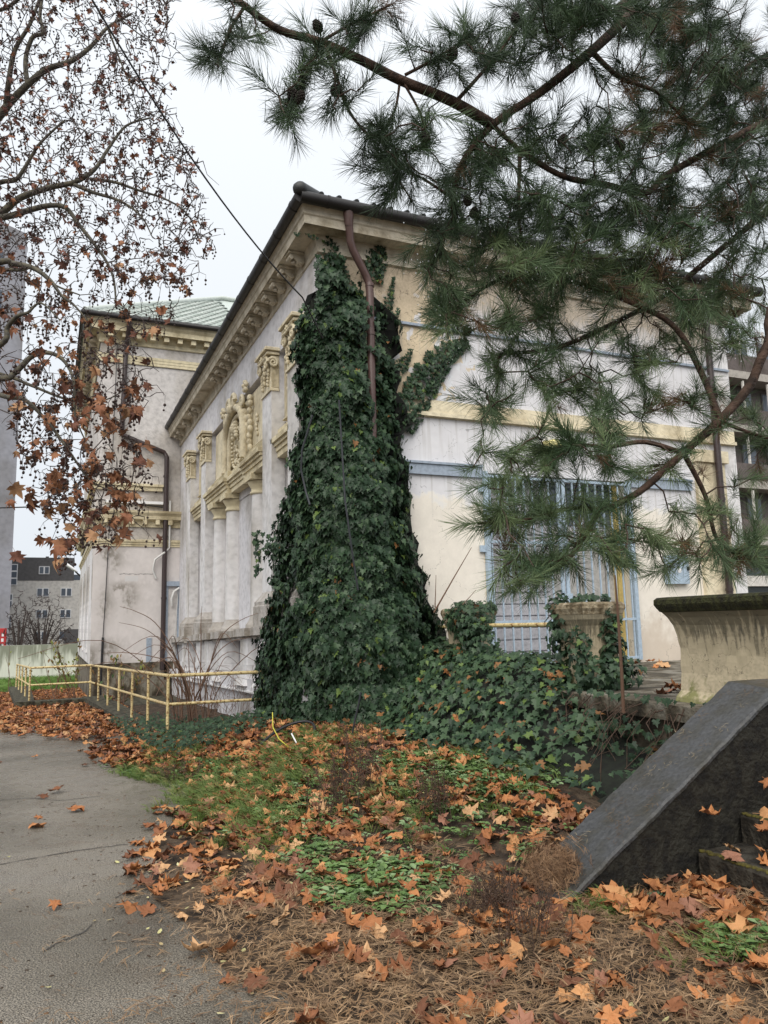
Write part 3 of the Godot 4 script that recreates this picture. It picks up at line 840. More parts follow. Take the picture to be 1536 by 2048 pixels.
func build_pavilion() -> void:
	var p := thing("corner_pavilion", "taller grey stucco pavilion with pale green scale-tiled roof at the hall's far end", "building", Vector3(1.02, -0.35, -23))
	var b := MB.new()
	b.box(Vector3(1.04, 0.2, -33.0), Vector3(12.0, 10.15, -23.02))
	wpart("wall", b, M.pavilion, p)
	b = MB.new()
	b.quad(Vector3(1.02, 0.2, -23.0), Vector3(3.72, 0.2, -23.0), Vector3(3.72, 4.1, -23.0), Vector3(1.02, 4.1, -23.0), Vector2(0.044, 1.0), Vector2(1, 1.0), Vector2(1, 0), Vector2(0.044, 0))
	var dm := plain(Color.WHITE, 0.92)
	dm.albedo_texture = pavilion_image()
	dm.texture_repeat = false
	wpart("stained_wall", b, dm, p, "stained lower wall with dark damp patches")
	b = MB.new()
	b.box(Vector3(1.0, -0.8, -33.02), Vector3(3.7, 0.62, -22.94))
	wpart("plinth", b, M.concrete, p)
	b = MB.new()
	b.box(Vector3(1.0, 0.6, -33.01), Vector3(1.035, 4.0, -23.03))
	wpart("side_wall", b, M.wall_white, p)
	for wz in [[-24.6, -25.5], [-27.4, -28.4], [-30.2, -31.2]]:
		b = MB.new()
		b.box(Vector3(0.97, 1.0, wz[1] - 0.12), Vector3(1.01, 3.5, wz[1])); b.box(Vector3(0.97, 1.0, wz[0]), Vector3(1.01, 3.5, wz[0] + 0.12)); b.box(Vector3(0.95, 0.9, wz[1] - 0.12), Vector3(1.01, 1.0, wz[0] + 0.12))
		var w := wpart("window", b, M.wall_white, p)
		wbox("pane", Vector3(0.992, 1.0, wz[1]), Vector3(0.998, 3.5, wz[0]), M.glass, w)
	# cornices: eaves, band, the two lower string courses
	var path := func(y: float, inset := 0.0) -> Array: return [Vector3(1.02 + inset, y, -33.0), Vector3(1.02 + inset, y, -23.0), Vector3(7.5, y, -23.0)]
	var outs := [Vector3(-1, 0, 0), Vector3(-1, 0, 1), Vector3(0, 0, 1)]
	b = MB.new()
	b.sweep([Vector2(0.0, 9.98), Vector2(0.03, 10.0), Vector2(0.03, 10.12), Vector2(0.06, 10.16), Vector2(0.10, 10.28), Vector2(0.36, 10.28), Vector2(0.36, 10.42), Vector2(0.42, 10.5), Vector2(0.43, 10.6), Vector2(-0.2, 10.62)], path.call(0.0), outs)
	wpart("eaves_cornice", b, M.trim, p)
	for k in 12:
		b = MB.new()
		var x := 1.22 + 0.40 * k
		b.cbox(Vector3(x, 10.12, -22.98), Vector3(x + 0.15, 10.28, -22.72), 0.01)
		wpart("bracket", b, M.trim, p)
	for k in 20:
		b = MB.new()
		var zz := -23.5 - 0.47 * k
		b.cbox(Vector3(0.74, 10.12, zz), Vector3(1.0, 10.28, zz + 0.15), 0.01)
		wpart("bracket", b, M.cornice, p)
	b = MB.new()
	b.sweep([Vector2(0.0, 9.40), Vector2(0.03, 9.41), Vector2(0.03, 9.485), Vector2(0.04, 9.495), Vector2(0.04, 9.57), Vector2(0.05, 9.58), Vector2(0.055, 9.66), Vector2(0.0, 9.68)], path.call(0.0), outs)
	wpart("band", b, M.trim, p)
	b = MB.new()
	b.sweep([Vector2(0.0, 4.50), Vector2(0.03, 4.5), Vector2(0.04, 4.68), Vector2(0.18, 4.72), Vector2(0.19, 4.82), Vector2(0.25, 4.9), Vector2(0.26, 4.96), Vector2(-0.1, 4.98)], path.call(0.0), outs)
	wpart("middle_cornice", b, M.trim, p)
	for k in 6:
		b = MB.new()
		var x := 1.25 + 0.36 * k
		b.cbox(Vector3(x, 4.56, -22.97), Vector3(x + 0.12, 4.71, -22.82), 0.01)
		wpart("bracket", b, M.trim, p)
	b = MB.new()
	b.sweep([Vector2(0.0, 3.93), Vector2(0.03, 3.93), Vector2(0.03, 3.985), Vector2(0.05, 3.99), Vector2(0.05, 4.05), Vector2(0.08, 4.06), Vector2(0.09, 4.12), Vector2(0.0, 4.14)], path.call(0.0), outs)
	wpart("band", b, M.trim, p)
	b = MB.new()
	b.box(Vector3(0.95, 5.58, -33.0), Vector3(2.88, 5.72, -22.93)); b.box(Vector3(0.9, 5.70, -33.05), Vector3(2.9, 5.77, -22.88))
	wpart("blocking_course", b, M.trim, p)
	wbox("sill", Vector3(1.3, 5.18, -23.0), Vector3(2.9, 5.26, -22.9), M.window_white, p)
	# roof: hip up from the near left corner, scale tiles on the slope that shows
	var rb := MB.new()
	var e := 10.70
	var top := Vector3(5.55, 13.96, -27.67)
	rb.quad(Vector3(0.56, e, -22.54), Vector3(13.0, e, -22.54), Vector3(13.0, 13.9, -27.67), Vector3(5.55, 13.9, -27.67))
	rb.quad(Vector3(0.56, e, -33.5), Vector3(0.56, e, -22.54), Vector3(5.55, 13.9, -27.67), Vector3(5.55, 13.9, -28.4))
	rb.quad(Vector3(13.0, e, -33.5), Vector3(0.56, e, -33.5), Vector3(5.55, 13.9, -28.4), Vector3(13.0, 13.9, -28.4))
	rb.quad(Vector3(0.6, e - 0.03, -33.4), Vector3(13.0, e - 0.03, -33.4), Vector3(13.0, e - 0.03, -22.6), Vector3(0.6, e - 0.03, -22.6))
	var roof := wpart("roof", rb, M.tile_b, p)
	rb = MB.new()
	var hp := []
	for k in 12: hp.append(Vector3(0.56, e + 0.04, -22.54).lerp(Vector3(5.55, 14.0, -27.67), k / 11.0))
	hp.append(Vector3(13.0, 14.0, -27.9))
	rb.tube(hp, [0.09], 10)
	wpart("ridge_cap", rb, M.tile, roof)
	# one scale tile: rounded lower edge, lifted a little off the one below
	var s := MB.new()
	var w := 0.30
	var up := Vector3(0, 3.2, -5.13).normalized()
	var nn := Vector3(0, 5.13, 3.2).normalized()
	var outline := [Vector2(-w / 2, 0.36), Vector2(w / 2, 0.36)]
	for i in 7:
		var a := -PI * i / 6.0
		outline.append(Vector2(cos(a) * w / 2, sin(a) * 0.11 + 0.06))
	var pt := func(o: Vector2, t: float) -> Vector3: return Vector3(o.x, 0, 0) + up * o.y + nn * (t + 0.05 - 0.1 * o.y + 0.02 * (1.0 - pow(o.x / w * 2.0, 2.0)))
	for i in outline.size():
		var j: int = (i + 1) % outline.size()
		s.tri(pt.call(Vector2(0, 0.2), 0.0), pt.call(outline[i], 0.0), pt.call(outline[j], 0.0))
		s.quad(pt.call(outline[i], -0.03), pt.call(outline[j], -0.03), pt.call(outline[j], 0.0), pt.call(outline[i], 0.0))
	var tile := s.mesh()
	var mats := [M.tile, M.tile_b, M.tile_c]
	var made := 0
	for r in 21:
		for c in 16:
			var x := 0.75 + c * w + (w / 2 if r % 2 else 0.0)
			var along := 0.05 + r * 0.285
			var q := Vector3(x, e, -22.54) + up * along
			if x - 0.56 < along * 5.13 / 6.05 + 0.05 or x > 5.3 or made >= 300: continue
			var o := part("roof_tile", tile, mats[(r * 7 + c * 5) % 3], roof)
			o.position = q
			o.rotation.z = rng.randf_range(-0.01, 0.01)
			made += 1
	b = MB.new()
	b.tube([Vector3(0.50, 10.64, -33.4), Vector3(0.50, 10.64, -22.48), Vector3(12.0, 10.64, -22.48)], [0.075], 10)
	wpart("gutter", b, M.gutter, p)
	b = MB.new()
	b.tube([Vector3(1.78, 10.6, -22.5), Vector3(1.78, 10.3, -22.55), Vector3(1.76, 10.0, -22.88), Vector3(1.74, 9.7, -22.9), Vector3(1.69, 7.3, -22.9), Vector3(1.75, 7.18, -22.9), Vector3(2.9, 6.75, -22.9), Vector3(2.98, 6.62, -22.9), Vector3(2.96, 0.4, -22.9)], [0.07], 10)
	for y in [6.0, 4.2, 2.4, 1.0]: b.tube([Vector3(2.97, y, -22.9), Vector3(2.97, y + 0.06, -22.9)], [0.082], 10)
	wpart("downpipe", b, M.pipe_dark, p)
	b = MB.new()
	b.tube([Vector3(3.1, 5.3, -22.95), Vector3(3.1, 5.1, -22.9), Vector3(3.1, 3.9, -22.92), Vector3(2.95, 3.75, -22.85), Vector3(2.7, 3.55, -22.9), Vector3(2.65, 3.25, -22.93), Vector3(2.75, 3.0, -22.95)], [0.03], 6)
	wpart("conduit", b, M.white_cable, p)
	b = MB.new()
	b.tube([Vector3(1.5, 10.0, -22.96), Vector3(1.42, 4.2, -22.96), Vector3(1.38, 2.5, -22.97), Vector3(1.34, 1.3, -22.96)], [0.012], 5)
	b.tube([Vector3(1.34, 1.35, -22.96), Vector3(1.31, -0.4, -22.95)], [0.035], 6)
	wpart("lightning_rod_wire", b, M.cable, p)
	b = MB.new()
	b.box(Vector3(3.02, 0.1, -22.99), Vector3(3.10, 2.8, -22.94)); b.box(Vector3(3.36, 0.1, -22.99), Vector3(3.42, 2.8, -22.94)); b.box(Vector3(2.98, 2.78, -22.99), Vector3(3.45, 2.92, -22.9))
	var dr := wpart("narrow_door", b, M.beam_blue, p)
	wbox("leaf", Vector3(3.1, 0.1, -22.985), Vector3(3.36, 2.7, -22.96), M.pavilion, dr)
	b = MB.new()
	b.tube([Vector3(3.4, 2.72, -22.9), Vector3(3.25, 2.62, -22.85), Vector3(3.18, 2.4, -22.85), Vector3(3.2, 2.2, -22.88)], [0.035], 6)
	b.tube([Vector3(3.38, 2.72, -22.9), Vector3(3.3, 1.4, -22.9), Vector3(3.28, 0.3, -22.9)], [0.012], 5)
	wpart("hanging_cable", b, M.white_cable, p)
	wbox("plaque", Vector3(2.52, 0.55, -23.0), Vector3(2.66, 1.3, -22.97), M.beam_blue, p)

# ---------- terrace, stair and pedestals ----------
func pedestal_mesh(bw: float, bd: float, hgt: float, capo: float) -> Array:   # [body, cap], local, base at y = 0; square in plan with concave sides
	var n := FastNoiseLite.new()
	n.seed = 5; n.frequency = 3.0
	var body := MB.new()
	var prof := [[0.0, 0.035], [0.05, 0.03], [0.12, 0.0], [0.3, -0.012], [0.5, -0.015], [0.68, -0.005], [0.80, 0.01], [0.88, 0.04], [0.945, capo * 0.72]]
	var per := []
	for i in 40:
		var t := i / 40.0 * 4.0
		var k := int(t)
		var f := t - k
		var q: Vector2 = [Vector2(-1, lerpf(-1, 1, f)), Vector2(lerpf(-1, 1, f), 1), Vector2(1, lerpf(1, -1, f)), Vector2(lerpf(1, -1, f), -1)][k]
		per.append(q)
	var ring := func(y: float, o: float) -> Array:
		var a := []
		for q in per:
			var p := Vector3(q.x * (bw / 2 + o), y * hgt, q.y * (bd / 2 + o))
			var j := n.get_noise_3dv(p * 1.3) * 0.012
			a.append(p + Vector3(q.x, 0, q.y) * j)
		return a
	for i in prof.size() - 1:
		for m in 3:
			var t0 := m / 3.0
			var t1 := (m + 1) / 3.0
			var a: Array = ring.call(lerpf(prof[i][0], prof[i + 1][0], t0), lerpf(prof[i][1], prof[i + 1][1], t0))
			var c: Array = ring.call(lerpf(prof[i][0], prof[i + 1][0], t1), lerpf(prof[i][1], prof[i + 1][1], t1))
			for s in 40:
				var s2 := (s + 1) % 40
				var v0: float = 1.0 - lerpf(prof[i][0], prof[i + 1][0], t0)
				var v1: float = 1.0 - lerpf(prof[i][0], prof[i + 1][0], t1)
				var start := body.v.size()
				body.quad(a[s], a[s2], c[s2], c[s], Vector2(s / 40.0 * 3.0, v0), Vector2((s + 1) / 40.0 * 3.0, v0), Vector2((s + 1) / 40.0 * 3.0, v1), Vector2(s / 40.0 * 3.0, v1))
	var cap := MB.new()
	var rs := []
	for k in [[0.93, capo * 0.55], [0.945, capo * 0.8], [0.985, capo], [1.02, capo + 0.012], [1.07, capo + 0.008], [1.095, capo - 0.012], [1.10, capo - 0.06]]: rs.append(ring.call(k[0], k[1]))
	cap.rings(rs, true)
	return [body.mesh(), cap.mesh()]
func pedestal_image() -> ImageTexture:   # beige render, black algae running down from the cap, green at the foot
	var n := FastNoiseLite.new()
	n.seed = 33; n.frequency = 1.0; n.fractal_octaves = 5
	return paint_image(420, 300, func(u: float, v: float) -> Color:
		var a := n.get_noise_2d(u * 9.0, v * 3.0)
		var f := n.get_noise_2d(u * 30.0 + 9.0, v * 22.0)
		var c := Color(0.52, 0.44, 0.30) * (1.0 + 0.22 * a + 0.22 * f)
		var streak := n.get_noise_2d(u * 26.0, v * 2.0)
		c = c.lerp(Color(0.05, 0.047, 0.036), clampf(smoothstep(0.60, 0.86, v + 0.30 * streak + 0.1 * a + 0.08 * f), 0.0, 0.93))
		c = c.lerp(Color(0.26, 0.22, 0.14), clampf(smoothstep(0.35, 0.8, v + 0.5 * a + 0.2 * f) * 0.5, 0.0, 1.0))
		c = c.lerp(Color(0.20, 0.21, 0.06), clampf(smoothstep(0.2, 0.0, v + 0.25 * a + 0.1 * f) * 0.8, 0.0, 1.0))
		if absf(n.get_noise_2d(u * 5.0 + 3.0, v * 2.5)) < 0.010: c = c * 0.45
		c.a = 1.0
		return c.clamp(Color(0.01, 0.01, 0.01), Color(0.8, 0.8, 0.8)))
func build_terrace() -> void:
	var t := thing("terrace", "weathered concrete terrace with thick edge slab in front of the grilled door", "terrace", Vector3(4.85, 0, -6))
	var b := MB.new()
	b.box(Vector3(4.98, -0.3, -9.99), Vector3(14.0, 0.70, -2.3))
	wpart("base", b, M.concrete, t)
	# slabs of the floor and its edge, each a little off level
	var k := 0
	for zz in [[-9.98, -8.62], [-8.60, -7.27], [-7.25, -5.92], [-5.90, -4.55], [-4.53, -3.45], [-3.43, -2.3]]:
		for xx in [[4.84, 6.1], [6.12, 7.6], [7.62, 9.1], [9.12, 11.0], [11.02, 14.0]]:
			var j := 0.012 * noise_a.get_noise_2d(xx[0] * 3.0, zz[0] * 3.0)
			b = MB.new()
			b.cbox(Vector3(xx[0] + 0.02 * noise_a.get_noise_2d(zz[0], 4.0), 0.705, zz[0]), Vector3(xx[1], 0.86 + j, zz[1]), 0.014)
			wpart("paving_slab", b, M.concrete, t)
			k += 1
	var s := thing("entrance_stair", "mossy stone steps climbing to the terrace beside the dark sloping stair wall", "stair", Vector3(3.7, 0, -3))
	for i in 4:
		b = MB.new()
		var x0 := 3.70 + 0.375 * i
		b.cbox(Vector3(x0, -0.1, -3.78), Vector3(x0 + 1.7 - 0.3 * i, 0.165 + 0.175 * i, -1.7), 0.018)
		var st := wpart("step", b, M.step, s)
		b = MB.new()
		for m in 60:
			var zz := lerpf(-3.75, -1.75, m / 59.0)
			if noise_a.get_noise_2d(zz * 2.0, i * 5.0) > -0.15:
				b.ball(Vector3(x0 + 0.02 + rng.randf() * 0.02, 0.163 + 0.175 * i, zz), Vector3(0.022, 0.012, 0.03), 4, 6)
		wpart("moss_edge", b, M.moss_bright, st)
	# the sloping wall that flanks the stair
	var c := thing("stair_flank_wall", "black stone sloping stair wall running up to the mossy pedestal", "wall", Vector3(2.7, 0, -4))
	b = MB.new()
	var zn := -3.80
	var zf := -4.17
	var top := [Vector2(2.52, -0.10), Vector2(2.78, 0.06), Vector2(3.6, 0.54), Vector2(4.52, 1.09), Vector2(6.2, 1.09)]
	for i in top.size() - 1:
		var p: Vector2 = top[i]
		var q: Vector2 = top[i + 1]
		b.quad(Vector3(p.x, p.y - 0.025, zn + 0.0), Vector3(q.x, q.y - 0.025, zn), Vector3(q.x, -0.2, zn), Vector3(p.x, -0.2, zn))
		b.quad(Vector3(p.x, p.y - 0.005, zf), Vector3(q.x, q.y - 0.005, zf), Vector3(q.x, -0.2, zf), Vector3(p.x, -0.2, zf))
	b.quad(Vector3(2.52, -0.3, zn), Vector3(2.52, -0.19, zn), Vector3(2.52, -0.19, zf), Vector3(2.52, -0.3, zf))
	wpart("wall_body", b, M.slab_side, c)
	b = MB.new()
	for i in top.size() - 1:   # coping with chamfered edges
		var p: Vector2 = top[i]
		var q: Vector2 = top[i + 1]
		var o := 0.02
		var cf := 0.014
		var rp := [Vector2(zn + o, -0.035), Vector2(zn + o, -cf), Vector2(zn + o - cf, 0.0), Vector2(zf - o + cf, 0.03), Vector2(zf - o, 0.03 - cf), Vector2(zf - o, -0.035)]
		for m in 5:
			var e: Vector2 = rp[m]
			var f: Vector2 = rp[m + 1]
			var div := 22
			for d in div:
				var a0 := p.lerp(q, d / float(div))
				var a1 := p.lerp(q, (d + 1) / float(div))
				b.quad(Vector3(a0.x, a0.y + e.y, e.x), Vector3(a1.x, a1.y + e.y, e.x), Vector3(a1.x, a1.y + f.y, f.x), Vector3(a0.x, a0.y + f.y, f.x))
	b.quad(Vector3(2.52, -0.2, zn + 0.02), Vector3(2.52, -0.1, zn + 0.02), Vector3(2.52, -0.07, zf - 0.02), Vector3(2.52, -0.2, zf - 0.02))
	for i in b.v.size():   # worn, slightly uneven stone
		var q: Vector3 = b.v[i]
		b.v[i] = q + Vector3(0, 0.006 * noise_a.get_noise_3d(q.x * 5.0, q.y * 5.0, q.z * 9.0), 0.012 * noise_a.get_noise_2d(q.x * 6.0, 3.0 + q.z * 2.0))
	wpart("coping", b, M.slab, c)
	# pedestals along the terrace edge
	var pm := plain(Color.WHITE, 0.92)
	pm.albedo_texture = pedestal_image()
	pm.uv1_scale = Vector3(1, 1, 1)
	var mm := pedestal_mesh(0.80, 1.04, 0.82, 0.11)
	var p := thing("stone_pedestal", "large beige flared pedestal with thick moss-covered cap at the stair head", "pedestal", Vector3(5.43, 0.86, -4.66), "flared pedestals along the terrace edge")
	part("body", mm[0], pm, p)
	part("moss_cap", mm[1], M.moss, p)
	var small := pedestal_mesh(0.44, 0.44, 0.82, 0.05)
	p = thing("stone_pedestal", "smaller flared pedestal half wrapped in ivy in front of the grille", "pedestal", Vector3(5.30, 0.86, -6.72), "flared pedestals along the terrace edge")
	part("body", small[0], pm, p)
	part("cap", small[1], M.trim_dirty, p)
	var q: Node3D = p.duplicate()
	q.name = numbered("stone_pedestal")
	add_child(q, true)
	q.position = Vector3(5.22, 0.86, -9.15)
	q.set_meta("label", "ivy-covered pedestal nearest the hall wall, left of the grille")
	var rl := thing("terrace_rail", "short yellow pipe rail linking the two ivy-covered pedestals", "railing", Vector3(5.2, 0.86, -8))
	b = MB.new()
	b.tube([Vector3(5.08, 1.50, -10.0), Vector3(5.12, 1.525, -9.3), Vector3(5.2, 1.53, -6.8)], [0.026], 8)
	wpart("top_rail", b, M.rail, rl)

# ---------- ramp railing ----------
func build_railing() -> void:
	var r := thing("ramp_railing", "yellow pipe railing with two rails along the access ramp beside the hall", "railing", Vector3(1.62, 0, -11.8))
	var line := []     # [ground point, top point] of each post
	for i in 7:
		var t := i / 6.0
		var x := lerpf(1.62, 0.96, t)
		var z := -11.83 - 9.1 * t
		line.append([Vector3(x, (0.06 if i == 0 else 0.02) - 0.115 * t - (0.22 if i == 0 else 0.0), z), Vector3(x, 0.885 - 0.2 * t, z)])
	line.append([Vector3(-0.43, -0.1, -20.93), Vector3(-0.43, 0.68, -20.93)])
	for i in 4:
		var t := (i + 1) / 4.0
		line.append([Vector3(-0.43 - 0.58 * t, -0.1 - 0.2 * t, -20.93 - 8.0 * t), Vector3(-0.43 - 0.58 * t, 0.68 - 0.22 * t, -20.93 - 8.0 * t)])
	for p in line:
		var b := MB.new()
		b.tube([p[0] + Vector3(0, -0.1, 0), p[1]], [0.024], 8)
		wpart("post", b, M.rail, r)
	var tops := [Vector3(3.27, 0.875, -11.8)]
	var mids := [Vector3(3.27, 0.465, -11.8)]
	for p in line:
		tops.append(p[1])
		mids.append(p[1] + Vector3(0, -0.415, 0))
	for s in [[0, 1], [1, 7], [7, 8], [8, 12]]:
		var b := MB.new()
		b.tube(tops.slice(s[0], s[1] + 1), [0.027], 8)
		wpart("top_rail", b, M.rail, r)
		b = MB.new()
		b.tube(mids.slice(s[0], s[1] + 1), [0.023], 8)
		wpart("middle_rail", b, M.rail, r)
	var k := thing("ramp_kerb", "low mossy concrete kerb carrying the yellow railing", "kerb", Vector3(1.3, 0, -15))
	var b := MB.new()
	b.hexa([Vector3(1.34, -0.7, -21.1), Vector3(0.78, -0.7, -21.1), Vector3(1.36, -0.5, -12.6), Vector3(1.72, -0.5, -12.6),
		Vector3(1.34, -0.09, -21.1), Vector3(0.78, -0.09, -21.1), Vector3(1.36, 0.02, -12.6), Vector3(1.72, 0.02, -12.6)])
	wpart("side_kerb", b, M.kerb, k)
	b = MB.new()
	b.box(Vector3(-0.62, -0.6, -21.08), Vector3(0.9, -0.11, -20.6))
	wpart("cross_kerb", b, M.kerb, k)
	b = MB.new()
	b.hexa([Vector3(-0.4, -0.9, -29.5), Vector3(-1.3, -0.9, -29.5), Vector3(-0.72, -0.6, -20.62), Vector3(-0.3, -0.6, -20.62),
		Vector3(-0.6, -0.3, -29.5), Vector3(-1.25, -0.3, -29.5), Vector3(-0.72, -0.1, -20.62), Vector3(-0.3, -0.1, -20.62)])
	wpart("far_kerb", b, M.kerb, k)
	b = MB.new()
	b.hexa([Vector3(1.5, -0.8, -22.9), Vector3(1.5, -0.5, -12.0), Vector3(3.3, -0.5, -12.0), Vector3(3.3, -0.8, -22.9),
		Vector3(1.3, -0.33, -22.9), Vector3(1.7, -0.10, -12.0), Vector3(3.25, -0.10, -12.0), Vector3(3.25, -0.33, -22.9)])
	struct("ramp_bed", b, M.kerb)

# ---------- far things ----------
func flat_window(p: Node3D, lo: Vector3, hi: Vector3, lights: int, down: int) -> void:   # faces +z
	var b := MB.new()
	b.box(lo, hi)
	var w := wpart("window", b, M.window_white, p)
	var dx := (hi.x - lo.x) / lights
	var dy := (hi.y - lo.y) / down
	for i in lights:
		for j in down:
			wbox("pane", Vector3(lo.x + dx * i + 0.06, lo.y + dy * j + 0.06, hi.z - 0.02), Vector3(lo.x + dx * (i + 1) - 0.06, lo.y + dy * (j + 1) - 0.06, hi.z + 0.012), M.glass, w)
func build_far() -> void:
	var w := thing("garden_wall", "long pale rendered garden wall streaked dark with algae from its top", "wall", Vector3(-2, -1.1, -48))
	var b := MB.new()
	var n := FastNoiseLite.new()
	n.seed = 61; n.frequency = 1.0; n.fractal_octaves = 4
	b.quad(Vector3(-14, -1.6, -47.8), Vector3(6, -1.6, -47.8), Vector3(6, 0.76, -47.8), Vector3(-14, 0.80, -47.8), Vector2(0, 1), Vector2(1, 1), Vector2(1, 0), Vector2(0, 0))
	b.quad(Vector3(-14, 0.80, -47.8), Vector3(6, 0.76, -47.8), Vector3(6, 0.76, -48.1), Vector3(-14, 0.80, -48.1))
	b.quad(Vector3(6, -1.6, -48.1), Vector3(-14, -1.6, -48.1), Vector3(-14, 0.80, -48.1), Vector3(6, 0.76, -48.1))
	var gm := plain(Color.WHITE, 0.95)
	gm.texture_repeat = false
	gm.albedo_texture = paint_image(800, 110, func(u: float, v: float) -> Color:
		var s := n.get_noise_2d(u * 150.0, v * 1.2)
		var s2 := n.get_noise_2d(u * 30.0, v * 0.8 + 9.0)
		var c := Color(0.60, 0.62, 0.53) * (1.0 + 0.08 * s)
		c = c.lerp(Color(0.16, 0.17, 0.12), clampf(smoothstep(0.45, 1.05, v + 0.25 * s + 0.55 * s2), 0.0, 0.85))
		c.a = 1.0
		return c)
	wpart("wall_face", b, gm, w)
	var m := thing("modern_block", "modern cream apartment block with dark grey top storey beyond the garden wall", "building", Vector3(-1, -1.5, -70))
	wbox("wall", Vector3(-6.0, -2, -84), Vector3(9.0, 5.74, -70.0), M.block_cream, m)
	wbox("attic", Vector3(-4.6, 5.7, -83.9), Vector3(1.62, 7.62, -69.96), M.block_grey, m)
	wbox("terrace_rail", Vector3(1.62, 5.74, -80), Vector3(2.4, 6.2, -69.98), M.glass, m)
	wbox("chimney", Vector3(-0.66, 7.6, -73), Vector3(-0.4, 7.95, -72.6), M.block_grey, m)
	flat_window(m, Vector3(-3.4, 5.30, -69.97), Vector3(-2.72, 7.05, -69.9), 1, 3)
	flat_window(m, Vector3(-1.12, 6.22, -69.97), Vector3(-0.3, 6.88, -69.9), 2, 1)
	for y in [4.35, 2.55, 0.75]:
		flat_window(m, Vector3(-1.22, y, -69.99), Vector3(-0.28, y + 0.72, -69.92), 2, 1)
		flat_window(m, Vector3(0.62, y, -69.99), Vector3(1.5, y + 0.72, -69.92), 2, 1)
		flat_window(m, Vector3(-3.5, y - 0.85, -69.99), Vector3(-3.0, y + 0.25, -69.92), 1, 2)
	wbox("ground_floor", Vector3(1.0, -2.0, -69.97), Vector3(3.0, 1.6, -69.9), M.block_grey, m)
	var tw := thing("tower_block", "tall pale grey concrete tower block at the left edge", "building", Vector3(-6, -1.5, -62))
	b = MB.new()
	b.quad(Vector3(-2.72, -2, -60), Vector3(-2.72, 31.3, -60), Vector3(-14.0, 31.3, -52), Vector3(-14.0, -2, -52))
	b.quad(Vector3(-2.72, -2, -60), Vector3(-2.72, 31.3, -60), Vector3(-6, 31.3, -72), Vector3(-6, -2, -72))
	b.quad(Vector3(-2.72, 31.3, -60), Vector3(-14.0, 31.3, -52), Vector3(-18.0, 31.3, -64), Vector3(-6, 31.3, -72))
	wpart("wall", b, M.tower, tw)
	for k in 9:
		var y := 27.6 - 3.0 * k
		b = MB.new()
		var p := Vector3(-2.72, y, -60).lerp(Vector3(-14.0, y, -52), 0.13) + Vector3(0.58, 0, 0.82) * 0.02
		var q := Vector3(-2.72, y, -60).lerp(Vector3(-14.0, y, -52), 0.24) + Vector3(0.58, 0, 0.82) * 0.02
		b.quad(p, q, q + Vector3(0, 1.5, 0), p + Vector3(0, 1.5, 0))
		wpart("window", b, M.glass, tw)
	var sg := thing("red_sign", "small red upright sign behind the garden wall", "sign", Vector3(-2.5, -1, -52))
	b = MB.new()
	b.cbox(Vector3(-2.95, 0.0, -52.1), Vector3(-2.47, 1.75, -52.0), 0.02)
	wpart("board", b, plain(lin(0.42, 0.03, 0.03), 0.5), sg)
	b = MB.new()
	for k in 4: b.box(Vector3(-2.75, 0.3 + 0.32 * k, -52.0), Vector3(-2.62, 0.5 + 0.32 * k, -51.992))
	wpart("lettering", b, M.window_white, sg)
	var la := thing("street_lamp", "street lamp with long curved white head above the garden wall", "street lamp", Vector3(2.2, -1.3, -45))
	b = MB.new()
	b.tube([Vector3(2.2, -1.4, -45), Vector3(2.2, 3.2, -45), Vector3(2.0, 3.9, -45), Vector3(1.35, 4.5, -45), Vector3(1.1, 4.72, -45)], [0.09, 0.07, 0.06, 0.05, 0.04], 8)
	wpart("pole", b, M.gutter, la)
	b = MB.new()
	b.ball(Vector3(0.82, 4.98, -45), Vector3(0.50, 0.09, 0.16), 8, 12, Basis(Vector3(0, 0, 1), deg_to_rad(-36)))
	wpart("lamp_head", b, M.window_white, la)
	# brown balconied block behind the right end of the hall
	var f := thing("balcony_block", "brown apartment block with cream balcony bands behind the pine", "building", Vector3(33, 0, -30))
	wbox("wall", Vector3(32.4, -1, -42), Vector3(50, 15.6, -30), M.block_brown, f)
	for k in 4:
		var y := 5.2 + 3.05 * k
		wbox("balcony_slab", Vector3(32.6, y, -30.0), Vector3(50, y + 0.42, -28.9), M.block_band, f)
		var par := wbox("parapet", Vector3(32.7, y + 0.42, -28.96), Vector3(50, y + 1.35, -28.9), M.block_brown_b, f)
		for c in 9:
			b = MB.new()
			var x := 33.0 + 1.9 * c
			b.box(Vector3(x, y + 1.35, -29.99), Vector3(x + 1.1, y + 2.75, -29.93))
			var wn := wpart("window", b, M.block_grey, f)
			wbox("pane", Vector3(x + 0.07, y + 1.42, -29.94), Vector3(x + 1.03, y + 2.68, -29.91), M.glass, wn)
			b = MB.new()
			b.box(Vector3(x + 1.25, y + 0.43, -29.05), Vector3(x + 1.35, y + 2.95, -28.95))
			wpart("post", b, M.block_cream, f)
	wbox("shopfront", Vector3(33, 0.0, -30.0), Vector3(50, 4.2, -29.95), plain(lin(0.045, 0.06, 0.055), 0.2), f)
	wbox("lower_band", Vector3(32.5, 3.05, -30), Vector3(50, 3.6, -29.4), M.block_cream, f)

